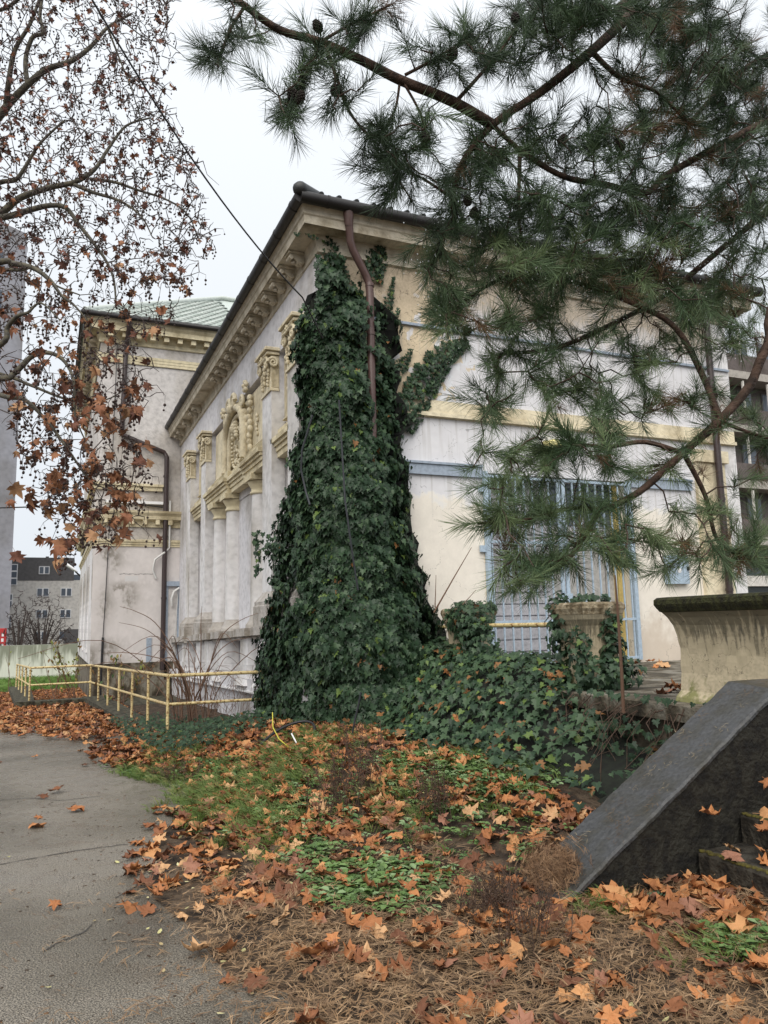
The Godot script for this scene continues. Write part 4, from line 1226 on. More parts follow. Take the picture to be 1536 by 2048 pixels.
func build_small() -> void:
	var cb := thing("overhead_cable", "black overhead cable sagging from the sky down to the ivy corner", "cable", Vector3(2.65, 5.5, -8.4))
	var b := MB.new()
	var a := at(605, 595, 9.0)
	var z := at(150, -60, 6.5)
	var pts := []
	for i in 17:
		var t := i / 16.0
		pts.append(a.lerp(z, t) + Vector3(0, -0.22 * 4.0 * t * (1.0 - t), 0))
	pts.insert(0, a + Vector3(0.35, -0.35, -0.3))
	b.tube(pts, [0.009], 6)
	wpart("wire", b, M.cable, cb)
	var c2 := thing("facade_cable", "thin black wire strung to the pavilion above its middle cornice", "cable", Vector3(1.15, 5.28, -22.9))
	b = MB.new()
	b.tube([on_z(-40, 1017, -19.5), on_z(60, 1014, -20.5), on_z(140, 1006, -22.0), on_z(200, 999, -22.95), Vector3(2.9, 5.1, -22.95)], [0.017], 5)
	wpart("wire", b, M.cable, c2)
	# loose conduits on the ground by the ivy
	var hs := thing("black_hose", "loop of black corrugated hose lying on the leaves by the ivy", "hose", Vector3(2.6, 0.2, -9))
	b = MB.new()
	var hp := []
	for i in 15:
		var t := i / 14.0
		var ang := lerpf(-2.8, 0.7, t)
		hp.append(Vector3(2.62 + 0.40 * cos(ang + 0.4) , 0.16 + 0.24 * sin(PI * t), -9.1 + 0.28 * sin(ang)))
	hp.append(Vector3(3.4, 0.2, -9.5))
	b.tube(hp, [0.017], 7)
	wpart("tube", b, M.cable, hs)
	var ys := thing("yellow_tube", "thin yellow plastic tube standing bent out of the leaves by the ivy", "tube", Vector3(2.55, 0.15, -9))
	b = MB.new()
	b.tube([on_y(545, 1425, 0.52) , on_z(546, 1455, -9.3), on_z(558, 1478, -9.0), on_z(578, 1495, -8.6), Vector3(2.65, 0.17, -8.35)], [0.0065], 6)
	wpart("tube", b, plain(lin(0.55, 0.5, 0.06), 0.5), ys)
	var ws := thing("white_strip", "short white plastic strip stuck in the leaves beside the yellow tube", "strip", Vector3(2.75, 0.15, -8.7))
	b = MB.new()
	b.tube([on_z(583, 1467, -8.8), on_z(594, 1488, -8.7), on_z(607, 1508, -8.5)], [0.009], 5)
	wpart("tube", b, M.window_white, ws)
	# conduits lost in the ivy
	for cd in [[[678, 800], [684, 900], [690, 1000], [705, 1110], [716, 1180], "grey conduit climbing through the middle of the corner ivy"], [[625, 830], [604, 900], [602, 940], [612, 985], [620, 1010], "thin grey cable looping at the left edge of the corner ivy"], [[722, 1385], [716, 1415], [710, 1440], [706, 1460], [704, 1475], "grey pipe end at the foot of the corner ivy"]]:
		b = MB.new()
		var q := []
		for k in 5: q.append(at(cd[k][0], cd[k][1], (9.15 if cd[k][1] < 1000 else 8.95) if cd[k][1] < 1300 else 9.1))
		b.tube(q, [0.013], 6)
		var o := thing("conduit", cd[5], "conduit", q[4], "conduits caught in the ivy")
		wpart("tube", b, plain(lin(0.022, 0.025, 0.03), 0.6), o)
	var stick := thing("dry_reed", "single dry brown stem rising from the terrace edge before the grille", "stem", Vector3(4.8, 0.6, -5.6))
	b = MB.new()
	b.tube([at(1247, 1425, 6.4), at(1243, 1340, 6.4), at(1236, 1230, 6.4), at(1230, 1150, 6.4)], [0.016, 0.014, 0.011, 0.006], 6)
	wpart("stem", b, M.shrub, stick)
	var st2 := thing("dry_reed", "thin dead stalk leaning across the cream wall left of the grille", "stem", Vector3(5.2, 1.7, -9.3))
	b = MB.new()
	b.tube([at(868, 1225, 9.6), at(905, 1160, 9.6), at(943, 1095, 9.6)], [0.012, 0.008, 0.004], 5)
	b.tube([at(870, 1215, 9.6), at(872, 1150, 9.6)], [0.008, 0.003], 5)
	b.tube([at(925, 1210, 9.6), at(952, 1180, 9.6)], [0.006, 0.003], 5)
	wpart("stem", b, M.shrub, st2)

# ---------- leaves and scattering ----------
func leaf_mesh(half: Array, curl: float, fold: float, wob: int, stalk: float) -> ArrayMesh:   # lies in xz, tip towards -z, normal +y
	var n := FastNoiseLite.new()
	n.seed = wob; n.frequency = 1.6
	var outl := []
	for p in half: outl.append(p)
	for i in range(half.size() - 2, 0, -1): outl.append(Vector2(-half[i].x, half[i].y))
	var lift := func(p: Vector2) -> Vector3:
		var r := p.length()
		return Vector3(p.x, curl * r * r + fold * absf(p.x) + 0.16 * absf(curl) * n.get_noise_2d(p.x * 1.5, p.y * 1.5) * 4.0 * r, -p.y)
	var b := MB.new()
	var c: Vector3 = lift.call(Vector2.ZERO)
	var m := outl.size()
	for i in m:
		var p: Vector2 = outl[i]
		var q: Vector2 = outl[(i + 1) % m]
		var pi: Vector3 = lift.call(p * 0.5)
		var qi: Vector3 = lift.call(q * 0.5)
		b.tri(c, pi, qi)
		b.quad(pi, lift.call(p), lift.call(q), qi)
	if stalk > 0.0:
		b.quad(Vector3(-0.012, 0, 0.3), Vector3(0.012, 0, 0.3), Vector3(0.012, -0.1 * stalk, 0.35 + stalk), Vector3(-0.012, -0.1 * stalk, 0.35 + stalk))
	return b.smooth().mesh()
const TREE_PAL := [Color(0.20, 0.085, 0.045), Color(0.27, 0.125, 0.065), Color(0.13, 0.055, 0.035), Color(0.34, 0.19, 0.10), Color(0.10, 0.045, 0.033), Color(0.38, 0.24, 0.14), Color(0.17, 0.08, 0.065)]
const PLANE_HALF := [Vector2(0, -0.36), Vector2(0.15, -0.42), Vector2(0.43, -0.36), Vector2(0.31, -0.13), Vector2(0.58, 0.08), Vector2(0.36, 0.10), Vector2(0.41, 0.33), Vector2(0.19, 0.22), Vector2(0.13, 0.38), Vector2(0, 0.60)]
const IVY_HALF := [Vector2(0, -0.26), Vector2(0.2, -0.40), Vector2(0.46, -0.22), Vector2(0.28, -0.02), Vector2(0.40, 0.14), Vector2(0.16, 0.2), Vector2(0, 0.58)]
func basis_of(normal: Vector3, tip: Vector3, size: float) -> Basis:
	var y := normal.normalized()
	var z := -(tip - y * tip.dot(y))
	if z.length() < 0.01: z = y.cross(Vector3.RIGHT)
	z = z.normalized()
	return Basis(y.cross(z) * size, y * size, z * size)
func rdir() -> Vector3:
	return Vector3(rng.randfn(), rng.randfn(), rng.randfn()).normalized()
func in_poly(p: Vector2, poly: PackedVector2Array) -> bool:
	return Geometry2D.is_point_in_polygon(p, poly)
# items are [Transform3D, palette number, variant]; the n that show largest become nodes of their own
func pick_largest(items: Array, n: int) -> Array:
	var scored := []
	for i in items.size():
		var t: Transform3D = items[i][0]
		var s := seen_at(t.origin)
		var inside := s.z > 0.3 and s.x > -10.0 and s.x < 1546.0 and s.y > -10.0 and s.y < 2058.0
		scored.append([t.basis.y.length() / s.z if inside else -1.0, i])
	scored.sort_custom(func(a, b): return a[0] > b[0])
	var front := {}
	for k in mini(n, scored.size()):
		if scored[k][0] > 0.0: front[scored[k][1]] = true
	return [front.keys(), range(items.size()).filter(func(i): return not front.has(i))]
func palette_mats(pal: Array, rough: float, through: float) -> Array:
	var a := []
	for c in pal: a.append(leafy(false, c.linear_to_srgb(), rough, through))
	return a
func leaf_parts(parent: Node3D, piece: String, stuff: String, items: Array, meshes: Array, pal: Array, rough: float, through: float, n: int) -> void:
	var split := pick_largest(items, n)
	var mats := palette_mats(pal, rough, through)
	var off := -world_of(parent)
	for i in split[0]:
		var it: Array = items[i]
		var o := part(piece, meshes[it[2]], mats[it[1]], parent)
		o.transform = Transform3D(it[0].basis, it[0].origin + off)
	var shared := leafy(true, Color.WHITE, rough, through)
	for k in meshes.size():
		var where := []
		var tint := []
		for i in split[1]:
			if items[i][2] == k:
				where.append(items[i][0])
				tint.append(pal[items[i][1]])
		if where.size() > 0: many(stuff, meshes[k], shared, parent, where, tint)

# ---------- ivy ----------
const IVY_PAL := [Color(0.024, 0.047, 0.025), Color(0.034, 0.063, 0.033), Color(0.017, 0.034, 0.018), Color(0.052, 0.088, 0.044), Color(0.10, 0.15, 0.04), Color(0.20, 0.10, 0.04)]
func ivy_pick() -> int:
	var r := rng.randf()
	return 0 if r < 0.34 else 1 if r < 0.62 else 2 if r < 0.84 else 3 if r < 0.975 else 4 if r < 0.995 else 5
const IVY_ROWS := [[6.95, -10.0, 3.85, 0.12], [6.5, -10.02, 4.0, 0.2], [6.3, -10.1, 4.2, 0.24], [6.12, -10.5, 4.48, 0.38], [5.6, -10.5, 4.5, 0.38], [5.0, -10.55, 4.52, 0.36], [4.5, -10.8, 4.6, 0.44], [3.9, -10.9, 4.56, 0.42], [3.5, -11.0, 4.56, 0.46], [3.0, -11.6, 4.66, 0.66], [2.5, -12.0, 4.76, 0.74], [2.0, -12.0, 4.8, 0.76], [1.5, -12.2, 5.0, 0.9], [1.0, -12.6, 5.15, 1.02], [0.5, -12.9, 5.4, 1.15], [0.0, -13.0, 5.6, 1.2]]
func ivy_row(y: float) -> Array:
	for i in IVY_ROWS.size() - 1:
		if y <= IVY_ROWS[i][0] and y >= IVY_ROWS[i + 1][0]:
			var t: float = (IVY_ROWS[i][0] - y) / (IVY_ROWS[i][0] - IVY_ROWS[i + 1][0])
			return [lerpf(IVY_ROWS[i][1], IVY_ROWS[i + 1][1], t), lerpf(IVY_ROWS[i][2], IVY_ROWS[i + 1][2], t), lerpf(IVY_ROWS[i][3], IVY_ROWS[i + 1][3], t)]
	return [IVY_ROWS[-1][1], IVY_ROWS[-1][2], IVY_ROWS[-1][3]]
func ivy_point(y: float, s: float) -> Array:   # [point, outward]
	var r := ivy_row(y)
	var low := smoothstep(6.2, 5.4, y)
	r[0] += 0.35 * noise_a.get_noise_2d(y * 1.4, 5.0) * low
	r[1] += 0.22 * noise_a.get_noise_2d(y * 1.6, 31.0) * low
	r[2] += 0.16 * noise_a.get_noise_2d(y * 1.2, 9.0) * low
	var a := Vector2(3.36, r[0])
	var c := Vector2(3.2 - r[2], lerpf(r[0], -10.0 + r[2], 0.8))
	var b := Vector2(r[1], -9.95)
	var e := Vector2(lerpf(r[1], 3.4 - r[2], 0.32), -9.9 + r[2] * 1.3)
	var p := a.bezier_interpolate(c, e, b, s)
	var d := a.bezier_derivative(c, e, b, s)
	var o := Vector2(-d.y, d.x).normalized()
	if o.dot(Vector2(-1, 1)) < 0.0: o = -o
	return [Vector3(p.x, y, p.y), Vector3(o.x, 0, o.y), d.length()]
func ivy_leaf(p: Vector3, out: Vector3, size: float) -> Array:
	var nn := (out + Vector3(0, 0.35, 0) + rdir() * 0.45).normalized()
	return [Transform3D(basis_of(nn, Vector3(0, -1, 0) + rdir() * 0.45, size), p), ivy_pick(), rng.randi() % 2]
func ivy_strip(items: Array, line: Array, width: Array, wall_z: float, per_m: float) -> void:
	for i in line.size() - 1:
		var a := on_z(line[i][0], line[i][1], wall_z)
		var b := on_z(line[i + 1][0], line[i + 1][1], wall_z)
		var n := int(a.distance_to(b) * per_m)
		for k in n:
			var t := rng.randf()
			var w := lerpf(width[i], width[i + 1], t)
			var side := rng.randf_range(-1.0, 1.0)
			var p := a.lerp(b, t) + (b - a).cross(Vector3.BACK).normalized() * side * w + Vector3(0, 0, rng.randf() * (0.04 + 0.35 * w) * (1.0 - absf(side)))
			items.append(ivy_leaf(p, Vector3(0, 0, 1), rng.randf_range(0.055, 0.085) * (0.7 + minf(w * 2.0, 0.4))))
const BANK := [[-9.95, 1.22], [-9.4, 1.25], [-8.4, 1.08], [-7.4, 1.10], [-6.8, 1.0], [-6.3, 0.70], [-5.7, 0.52], [-5.1, 0.42], [-4.6, 0.26]]
func bank_y(x: float, z: float) -> float:
	var top := 0.26
	for i in BANK.size() - 1:
		if z >= BANK[i][0] and z <= BANK[i + 1][0]: top = lerpf(BANK[i][1], BANK[i + 1][1], (z - BANK[i][0]) / (BANK[i + 1][0] - BANK[i][0]))
	var g := gy(x, z)
	var up := smoothstep(3.75, 4.95, x + 0.18 * noise_a.get_noise_2d(z * 1.1, 3.0)) * (1.0 - 0.5 * smoothstep(5.25, 5.75, x))
	return g + maxf(top - g, 0.0) * up + 0.07 * noise_a.get_noise_2d(x * 1.9, z * 1.9) * up
func build_ivy() -> void:
	var lm := [leaf_mesh(IVY_HALF, -0.25, 0.22, 3, 0.0), leaf_mesh(IVY_HALF, -0.1, 0.34, 8, 0.0)]
	var iv := thing("corner_ivy", "dense dark green ivy wrapping the hall's near corner from ground to eaves", "ivy", Vector3(3.4, 0.2, -9.6))
	var items := []
	for k in 34000:
		var y := 6.95 * (1.0 - pow(rng.randf(), 0.72))
		var s := rng.randf()
		var pr := ivy_point(y, s)
		if rng.randf() > pr[2] / 3.6 + 0.22: continue
		var bump := 0.26 * noise_a.get_noise_3d(pr[0].x * 1.2, y * 0.9, pr[0].z * 1.2) + 0.20 * noise_a.get_noise_3d(pr[0].x * 3.4, y * 3.0, pr[0].z * 3.4)
		var edge := minf(s, 1.0 - s)
		var depth: float = -0.14 * pow(rng.randf(), 2.0) + bump + (0.03 if edge > 0.08 else -0.02)
		if y > 6.05 and s < 0.35: continue
		var sp := seen_at(pr[0] + pr[1] * depth)
		if sp.y < 735.0 and sp.y > 400.0 and absf(sp.x - (742.0 if sp.y > 590.0 else lerpf(697.0, 742.0, clampf((sp.y - 470.0) / 110.0, 0.0, 1.0)))) < 13.0 and rng.randf() < 0.85: continue
		items.append(ivy_leaf(pr[0] + pr[1] * depth + Vector3(0, rng.randf_range(-0.03, 0.03), 0), pr[1], lerpf(0.05, 0.14, rng.randf() * (0.65 + 0.7 * absf(noise_a.get_noise_3d(pr[0].x * 2.0, y * 2.0, 5.0)))) + 0.015))
	# shoots standing out from the left flank, dangling ends
	for q in [[[520, 1075], [560, 1110], 60, 0.2], [[508, 1065], [520, 1140], 24, 0.06], [[516, 1100], [512, 1160], 10, 0.03], [[545, 1165], [575, 1180], 30, 0.1], [[600, 610], [625, 640], 26, 0.1]]:
		for k in q[2]:
			var t := rng.randf()
			var p: Vector3 = at(lerpf(q[0][0], q[1][0], t), lerpf(q[0][1], q[1][1], t), 10.4) + rdir() * q[3] * 0.6
			items.append(ivy_leaf(p, Vector3(-0.6, 0, 0.6), rng.randf_range(0.06, 0.1)))
	ivy_strip(items, [[768, 660], [778, 600], [787, 556]], [0.11, 0.07, 0.02], -9.96, 140.0)
	ivy_strip(items, [[770, 700], [782, 650], [798, 618]], [0.15, 0.09, 0.02], -9.96, 140.0)
	ivy_strip(items, [[775, 760], [800, 735], [822, 700]], [0.18, 0.12, 0.03], -9.96, 170.0)
	ivy_strip(items, [[800, 850], [830, 800], [862, 740], [890, 708], [935, 686]], [0.26, 0.26, 0.25, 0.19, 0.08], -9.96, 420.0)
	ivy_strip(items, [[860, 790], [870, 785], [878, 766]], [0.06, 0.04, 0.01], -9.96, 80.0)
	ivy_strip(items, [[742, 560], [752, 520], [762, 478]], [0.18, 0.18, 0.15], -9.96, 330.0)
	ivy_strip(items, [[690, 600], [668, 540], [655, 470]], [0.25, 0.2, 0.1], -9.96, 180.0)
	ivy_strip(items, [[640, 480], [610, 470], [588, 468]], [0.03, 0.03, 0.02], -9.8, 50.0)
	leaf_parts(iv, "leaf", "foliage", items, lm, IVY_PAL, 0.36, 0.06, 300)
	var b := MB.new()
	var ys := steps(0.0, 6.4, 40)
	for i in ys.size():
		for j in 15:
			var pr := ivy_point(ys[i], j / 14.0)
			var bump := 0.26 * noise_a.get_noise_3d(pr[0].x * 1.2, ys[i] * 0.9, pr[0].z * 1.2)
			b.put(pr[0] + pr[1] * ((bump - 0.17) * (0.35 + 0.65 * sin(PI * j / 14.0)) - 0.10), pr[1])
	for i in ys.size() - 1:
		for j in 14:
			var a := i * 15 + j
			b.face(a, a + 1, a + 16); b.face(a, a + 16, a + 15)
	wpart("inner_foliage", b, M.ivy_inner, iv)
	b = MB.new()
	for k in 9:
		var pts := []
		var s := 0.25 + 0.06 * k
		for i in 22:
			var y := 0.05 + 6.2 * i / 21.0
			var pr := ivy_point(y, clampf(s + 0.1 * noise_a.get_noise_2d(y * 1.2, k * 9.0), 0.05, 0.95))
			pts.append(pr[0] - pr[1] * 0.2)
		b.tube(pts, [0.022, 0.02, 0.016, 0.014], 5)
	wpart("stem", b, M.shrub, iv)

	var bk := thing("ivy_bank", "sloping bank of ivy spilling off the terrace edge round the two smaller pedestals", "ivy", Vector3(4.5, 0.2, -7.5))
	items = []
	for k in 6800:
		var x := rng.randf_range(3.7, 5.65)
		var z := rng.randf_range(-9.95, -4.9)
		if x > 4.95 and z > -6.35: continue
		if z > -6.5 and rng.randf() < lerpf(0.45, 0.86, smoothstep(-6.5, -5.6, z)): continue
		if z > -7.4 and z <= -6.5 and rng.randf() < 0.28: continue
		var y := bank_y(x, z)
		if y < gy(x, z) + 0.03 and rng.randf() < 0.7: continue
		var e := 0.12
		var nn := Vector3(bank_y(x - e, z) - bank_y(x + e, z), 2 * e, bank_y(x, z - e) - bank_y(x, z + e)).normalized()
		nn = (nn + Vector3(-0.3, 0, 0.35)).normalized()
		items.append(ivy_leaf(Vector3(x, y, z) + nn * rng.randf_range(-0.08, 0.12), nn, lerpf(0.05, 0.135, rng.randf())))
		if rng.randf() < 0.45: items[-1][1] = [3, 3, 1, 3, 4, 3, 3, 3, 3, 5][rng.randi() % 10]
	for c in [[Vector3(5.05, 1.60, -8.85), Vector3(0.32, 0.26, 0.42), 460], [Vector3(5.0, 1.3, -8.6), Vector3(0.25, 0.3, 0.4), 300], [Vector3(5.28, 1.76, -9.1), Vector3(0.3, 0.1, 0.35), 160], [Vector3(5.12, 1.5, -6.95), Vector3(0.16, 0.42, 0.2), 260], [Vector3(5.4, 1.25, -6.46), Vector3(0.16, 0.5, 0.07), 190], [Vector3(5.04, 1.15, -6.6), Vector3(0.1, 0.4, 0.3), 170], [Vector3(5.3, 1.02, -6.4), Vector3(0.42, 0.2, 0.25), 240], [Vector3(5.3, 1.79, -6.72), Vector3(0.3, 0.05, 0.3), 60]]:
		for k in c[2]:
			var d := rdir()
			items.append(ivy_leaf(c[0] + d * c[1] * pow(rng.randf(), 0.3), (d + Vector3(-0.4, 0.2, 0.4)).normalized(), rng.randf_range(0.06, 0.11)))
	for k in 120:   # trails over the slab edge and the foot of the big pedestal
		var z := rng.randf_range(-6.4, -4.3)
		var x := 4.8 - 0.25 * rng.randf()
		items.append(ivy_leaf(Vector3(x, rng.randf_range(0.25, 0.75) if rng.randf() < 0.75 else 0.9, z), Vector3(-0.7, 0.2, 0.4), rng.randf_range(0.05, 0.1)))
	leaf_parts(bk, "leaf", "foliage", items, lm, IVY_PAL, 0.36, 0.06, 300)
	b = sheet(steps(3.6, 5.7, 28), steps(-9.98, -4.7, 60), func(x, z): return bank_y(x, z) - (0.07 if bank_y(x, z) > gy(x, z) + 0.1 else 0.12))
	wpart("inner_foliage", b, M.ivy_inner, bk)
	# dead vines hanging under the slab
	var dv := thing("dead_vines", "tangle of dead brown vines hanging under the terrace slab edge", "dead plant", Vector3(4.6, 0.3, -5.4))
	b = MB.new()
	for k in 46:
		var z := rng.randf_range(-6.6, -4.3)
		var p := Vector3(4.8 + rng.randf() * 0.1, 0.75 + rng.randf() * 0.12, z)
		var pts := [p]
		for i in 5:
			p = p + Vector3(-0.08, -0.10, 0.04) * rng.randf_range(0.2, 1.7) + rdir() * 0.11
			p.y = maxf(p.y, gy(p.x, p.z) + 0.02)
			pts.append(p)
		b.tube(pts, [0.006, 0.005, 0.003], 4, false)
	wpart("vine", b, M.dead, dv)

	var gi := thing("ground_ivy", "low ivy and grass covering the ground at the foot of the railing", "ivy", Vector3(2, 0, -11))
	items = []
	var poly := PackedVector2Array([Vector2(215, 1440), Vector2(300, 1425), Vector2(400, 1440), Vector2(540, 1440), Vector2(545, 1490), Vector2(440, 1500), Vector2(330, 1515), Vector2(250, 1470)])
	while items.size() < 1500:
		var q := Vector2(rng.randf_range(210, 550), rng.randf_range(1425, 1520))
		if not in_poly(q, poly): continue
		var g := on_y(q.x, q.y, 0.05)
		g.y = gy(g.x, g.z) + rng.randf_range(0.02, 0.2)
		items.append(ivy_leaf(g, Vector3(-0.2, 0.9, 0.5), rng.randf_range(0.05, 0.085)))
	leaf_parts(gi, "leaf", "foliage", items, lm, IVY_PAL, 0.45, 0.08, 60)

# ---------- growing twigs towards places ----------
class Grower:
	var pos := PackedVector3Array()
	func seed_line(pts: Array, step := 0.15) -> void:
		for i in pts.size() - 1:
			var n := int(pts[i].distance_to(pts[i + 1]) / step) + 1
			for k in n: pos.append(pts[i].lerp(pts[i + 1], float(k) / n))
	func nearest(t: Vector3) -> int:
		var best := -1
		var bd := 1e9
		for i in pos.size():
			var d := pos[i].distance_squared_to(t)
			if d < bd:
				bd = d; best = i
		return best
func grow_twig(g: Grower, b: MB, t: Vector3, most: float, sag: Vector3, r0: float, r1: float, jitter: float, sides := 4) -> Array:
	var i := g.nearest(t)
	var a := g.pos[i]
	var d := a.distance_to(t)
	if d > most or d < 0.04: return []
	var n := clampi(int(d / 0.13), 3, 12)
	var pts := [a]
	for k in range(1, n + 1):
		var u := float(k) / n
		var p := a.lerp(t, u) + sag * d * (4.0 * u * (1.0 - u))
		if k < n: p += Vector3(rng.randfn(), rng.randfn(), rng.randfn()) * jitter * d / n
		pts.append(p)
		g.pos.append(p)
	var rad := []
	for k in n + 1: rad.append(lerpf(r0, r1, float(k) / n))
	b.tube(pts, rad, sides, false)
	return pts
func smooth_line(pts: Array, per := 5) -> Array:
	var o := []
	for i in pts.size() - 1:
		for k in per:
			var a: Vector3 = pts[maxi(i - 1, 0)]
			var d: Vector3 = pts[mini(i + 2, pts.size() - 1)]
			o.append(pts[i].cubic_interpolate(pts[i + 1], a, d, float(k) / per))
	o.append(pts[-1])
	return o
func tapered(n: int, a: float, b: float) -> Array:
	var r := []
	for i in n: r.append(lerpf(a, b, float(i) / maxf(n - 1, 1)))
	return r

# ---------- the plane tree at the left ----------
const LEAF_PAL := [Color(0.33, 0.135, 0.055), Color(0.44, 0.19, 0.075), Color(0.22, 0.09, 0.042), Color(0.50, 0.255, 0.11), Color(0.15, 0.065, 0.036), Color(0.52, 0.31, 0.16), Color(0.29, 0.14, 0.09)]
func build_plane_tree() -> void:
	var t := thing("plane_tree", "tall mottled plane tree reaching in from the left, few brown leaves and hanging seed balls", "tree", Vector3(-3.3, 0, -12.6))
	var trunk := [Vector3(-3.3, -0.2, -12.6), Vector3(-3.35, 2.5, -12.6), Vector3(-3.2, 5.0, -12.5), Vector3(-3.1, 8.0, -12.6), Vector3(-3.0, 12.0, -12.8), Vector3(-2.8, 16.0, -13.0)]
	var b := MB.new()
	b.tube(smooth_line(trunk), tapered(26, 0.42, 0.12), 14)
	wpart("trunk", b, M.bark_plane, t)
	var limbs := [
		[[[-330, 480, 13.5], [-160, 330, 13], [-40, 265, 13], [0, 230, 13], [22, 203, 13], [60, 165, 13], [95, 138, 13], [145, 121, 13], [185, 90, 13.2], [215, 55, 13.4], [262, 28, 13.6]], 0.15, 0.03],
		[[[12, 212, 13], [18, 160, 12.8], [30, 100, 12.8], [60, 48, 12.8], [82, -10, 13]], 0.075, 0.035],
		[[[55, 167, 13], [51, 120, 13.2], [65, 75, 13.2], [86, 66, 13.2], [80, 32, 13.3], [86, -15, 13.4]], 0.065, 0.04],
		[[[-330, 560, 13], [-160, 480, 12], [-40, 445, 12], [0, 428, 12], [40, 396, 12], [100, 375, 12], [150, 364, 12], [188, 340, 12], [215, 300, 12.2], [252, 252, 12.4], [300, 236, 12.6]], 0.13, 0.02],
		[[[-30, 440, 12], [20, 432, 11.8], [60, 420, 11.7], [100, 411, 11.6], [132, 416, 11.5], [160, 452, 11.4], [190, 490, 11.3], [214, 525, 11.2], [228, 562, 11.1], [232, 610, 11]], 0.08, 0.018],
		[[[150, 370, 12], [190, 386, 11.8], [240, 402, 11.7], [282, 432, 11.6], [305, 475, 11.5]], 0.05, 0.012],
		[[[180, 358, 12], [228, 364, 12], [275, 380, 12], [330, 398, 12], [372, 425, 12], [395, 470, 12]], 0.045, 0.01],
		[[[-60, 395, 12.4], [0, 365, 12.4], [30, 360, 12.4], [50, 335, 12.4], [76, 292, 12.4], [105, 262, 12.4], [130, 240, 12.5]], 0.07, 0.02],
		[[[-300, 640, 11.5], [-120, 560, 10], [0, 524, 9.6], [25, 527, 9.6], [66, 536, 9.5], [100, 560, 9.4], [122, 590, 9.3], [150, 612, 9.2], [185, 655, 9.1]], 0.09, 0.012],
		[[[-120, 560, 10], [0, 541, 9.6], [40, 540, 9.6], [68, 537, 9.5], [110, 570, 9.6], [160, 590, 9.6]], 0.05, 0.012],
		[[[-300, 800, 11], [-120, 740, 9], [0, 690, 8.6], [15, 655, 8.6], [35, 632, 8.5], [56, 625, 8.5], [82, 606, 8.5], [120, 640, 8.4]], 0.075, 0.01],
		[[[-120, 740, 9], [0, 757, 8.2], [30, 745, 8.2], [65, 712, 8.2], [100, 706, 8.1], [130, 724, 8.1], [148, 765, 8.0], [150, 830, 7.9], [170, 880, 7.8]], 0.06, 0.01],
		[[[-120, 740, 9], [0, 790, 7.9], [50, 800, 7.8], [100, 850, 7.8], [140, 905, 7.7], [180, 960, 7.7], [230, 985, 7.7]], 0.045, 0.007],
		[[[-200, 700, 9.5], [0, 748, 8.8], [60, 770, 8.7], [140, 800, 8.6], [210, 800, 8.5], [262, 770, 8.5]], 0.04, 0.006],
		[[[-60, 20, 13.5], [0, 20, 13.3], [40, -5, 13.2], [60, -40, 13.2]], 0.05, 0.04],
		[[[215, 55, 13.4], [240, 120, 13.4], [262, 175, 13.3], [285, 250, 13.2]], 0.03, 0.01],
		[[[232, 30, 13.5], [290, 76, 13.6], [340, 90, 13.7], [385, 130, 13.8]], 0.02, 0.006]]
	var g := Grower.new()
	for l in limbs:
		var pts := []
		for p in l[0]: pts.append(at(p[0], p[1], p[2]))
		if l[0][0][0] <= -300:   # join the trunk
			var y0: float = pts[0].y
			pts.push_front(Vector3(-3.2, y0 - 1.2, -12.55))
		var sm := smooth_line(pts)
		b = MB.new()
		b.tube(sm, tapered(sm.size(), l[1] * 0.66, l[2] * 0.66), 8)
		wpart("limb", b, M.bark_plane, t)
		for p in sm:
			var s := seen_at(p)
			if s.x > -160.0: g.pos.append(p)
	var env := PackedVector2Array([Vector2(-60, -40), Vector2(335, -40), Vector2(345, 60), Vector2(330, 140), Vector2(340, 230), Vector2(395, 310), Vector2(415, 380), Vector2(420, 470), Vector2(392, 525), Vector2(362, 590), Vector2(350, 640), Vector2(290, 680), Vector2(262, 720), Vector2(320, 770), Vector2(320, 800), Vector2(262, 840), Vector2(300, 900), Vector2(308, 960), Vector2(290, 1000), Vector2(298, 1080), Vector2(240, 1070), Vector2(190, 1100), Vector2(110, 1140), Vector2(92, 1110), Vector2(30, 1000), Vector2(-60, 960)])
	b = MB.new()
	var leaves := []
	var balls := []
	var stalks := MB.new()
	var tries := 0
	var made := 0
	while made < 3700 and tries < 14000:
		tries += 1
		var q := Vector2(rng.randf_range(-60, 425), rng.randf_range(-40, 1140))
		if not in_poly(q, env): continue
		q += Vector2(rng.randfn(), rng.randfn()) * 14.0
		if q.y > 860.0 and q.x < 20.0 + (q.y - 860.0) * 0.35: continue
		if q.y > 560.0 and rng.randf() < 0.45: continue
		var depth := 13.0 if q.y < 260.0 else 12.0 if q.y < 520.0 else 9.6 if q.y < 680.0 else 8.1
		depth += rng.randf_range(-1.0, 1.0) * (1.6 if q.y < 520.0 else 0.8)
		var pts := grow_twig(g, b, at(q.x, q.y, depth), 2.6, Vector3(0, 0.16, 0), 0.009 if q.y < 520.0 else 0.006, 0.003 if q.y < 520.0 else 0.0022, 0.24)
		if pts.size() < 3: continue
		made += 1
		var near := depth < 10.3
		var nl := (rng.randi() % 3 if rng.randf() < 0.36 else 0) if not near else (rng.randi() % 4 if rng.randf() < 0.26 else 0)
		for k in nl:
			var p: Vector3 = pts[-1 - rng.randi() % mini(3, pts.size() - 1)]
			var size := rng.randf_range(0.065, 0.115) if not near else rng.randf_range(0.075, 0.14)
			var hang := Vector3(rng.randfn() * 0.5, -1.0, rng.randfn() * 0.5)
			var nn := Vector3(rng.randfn(), 0.4, rng.randfn() + 0.4)
			leaves.append([Transform3D(basis_of(nn, hang, size), p + hang.normalized() * size * 0.6), ([0, 1, 2, 3, 1, 4, 0] if near else [2, 4, 6, 0, 2, 6, 1])[rng.randi() % 7], rng.randi() % 3])
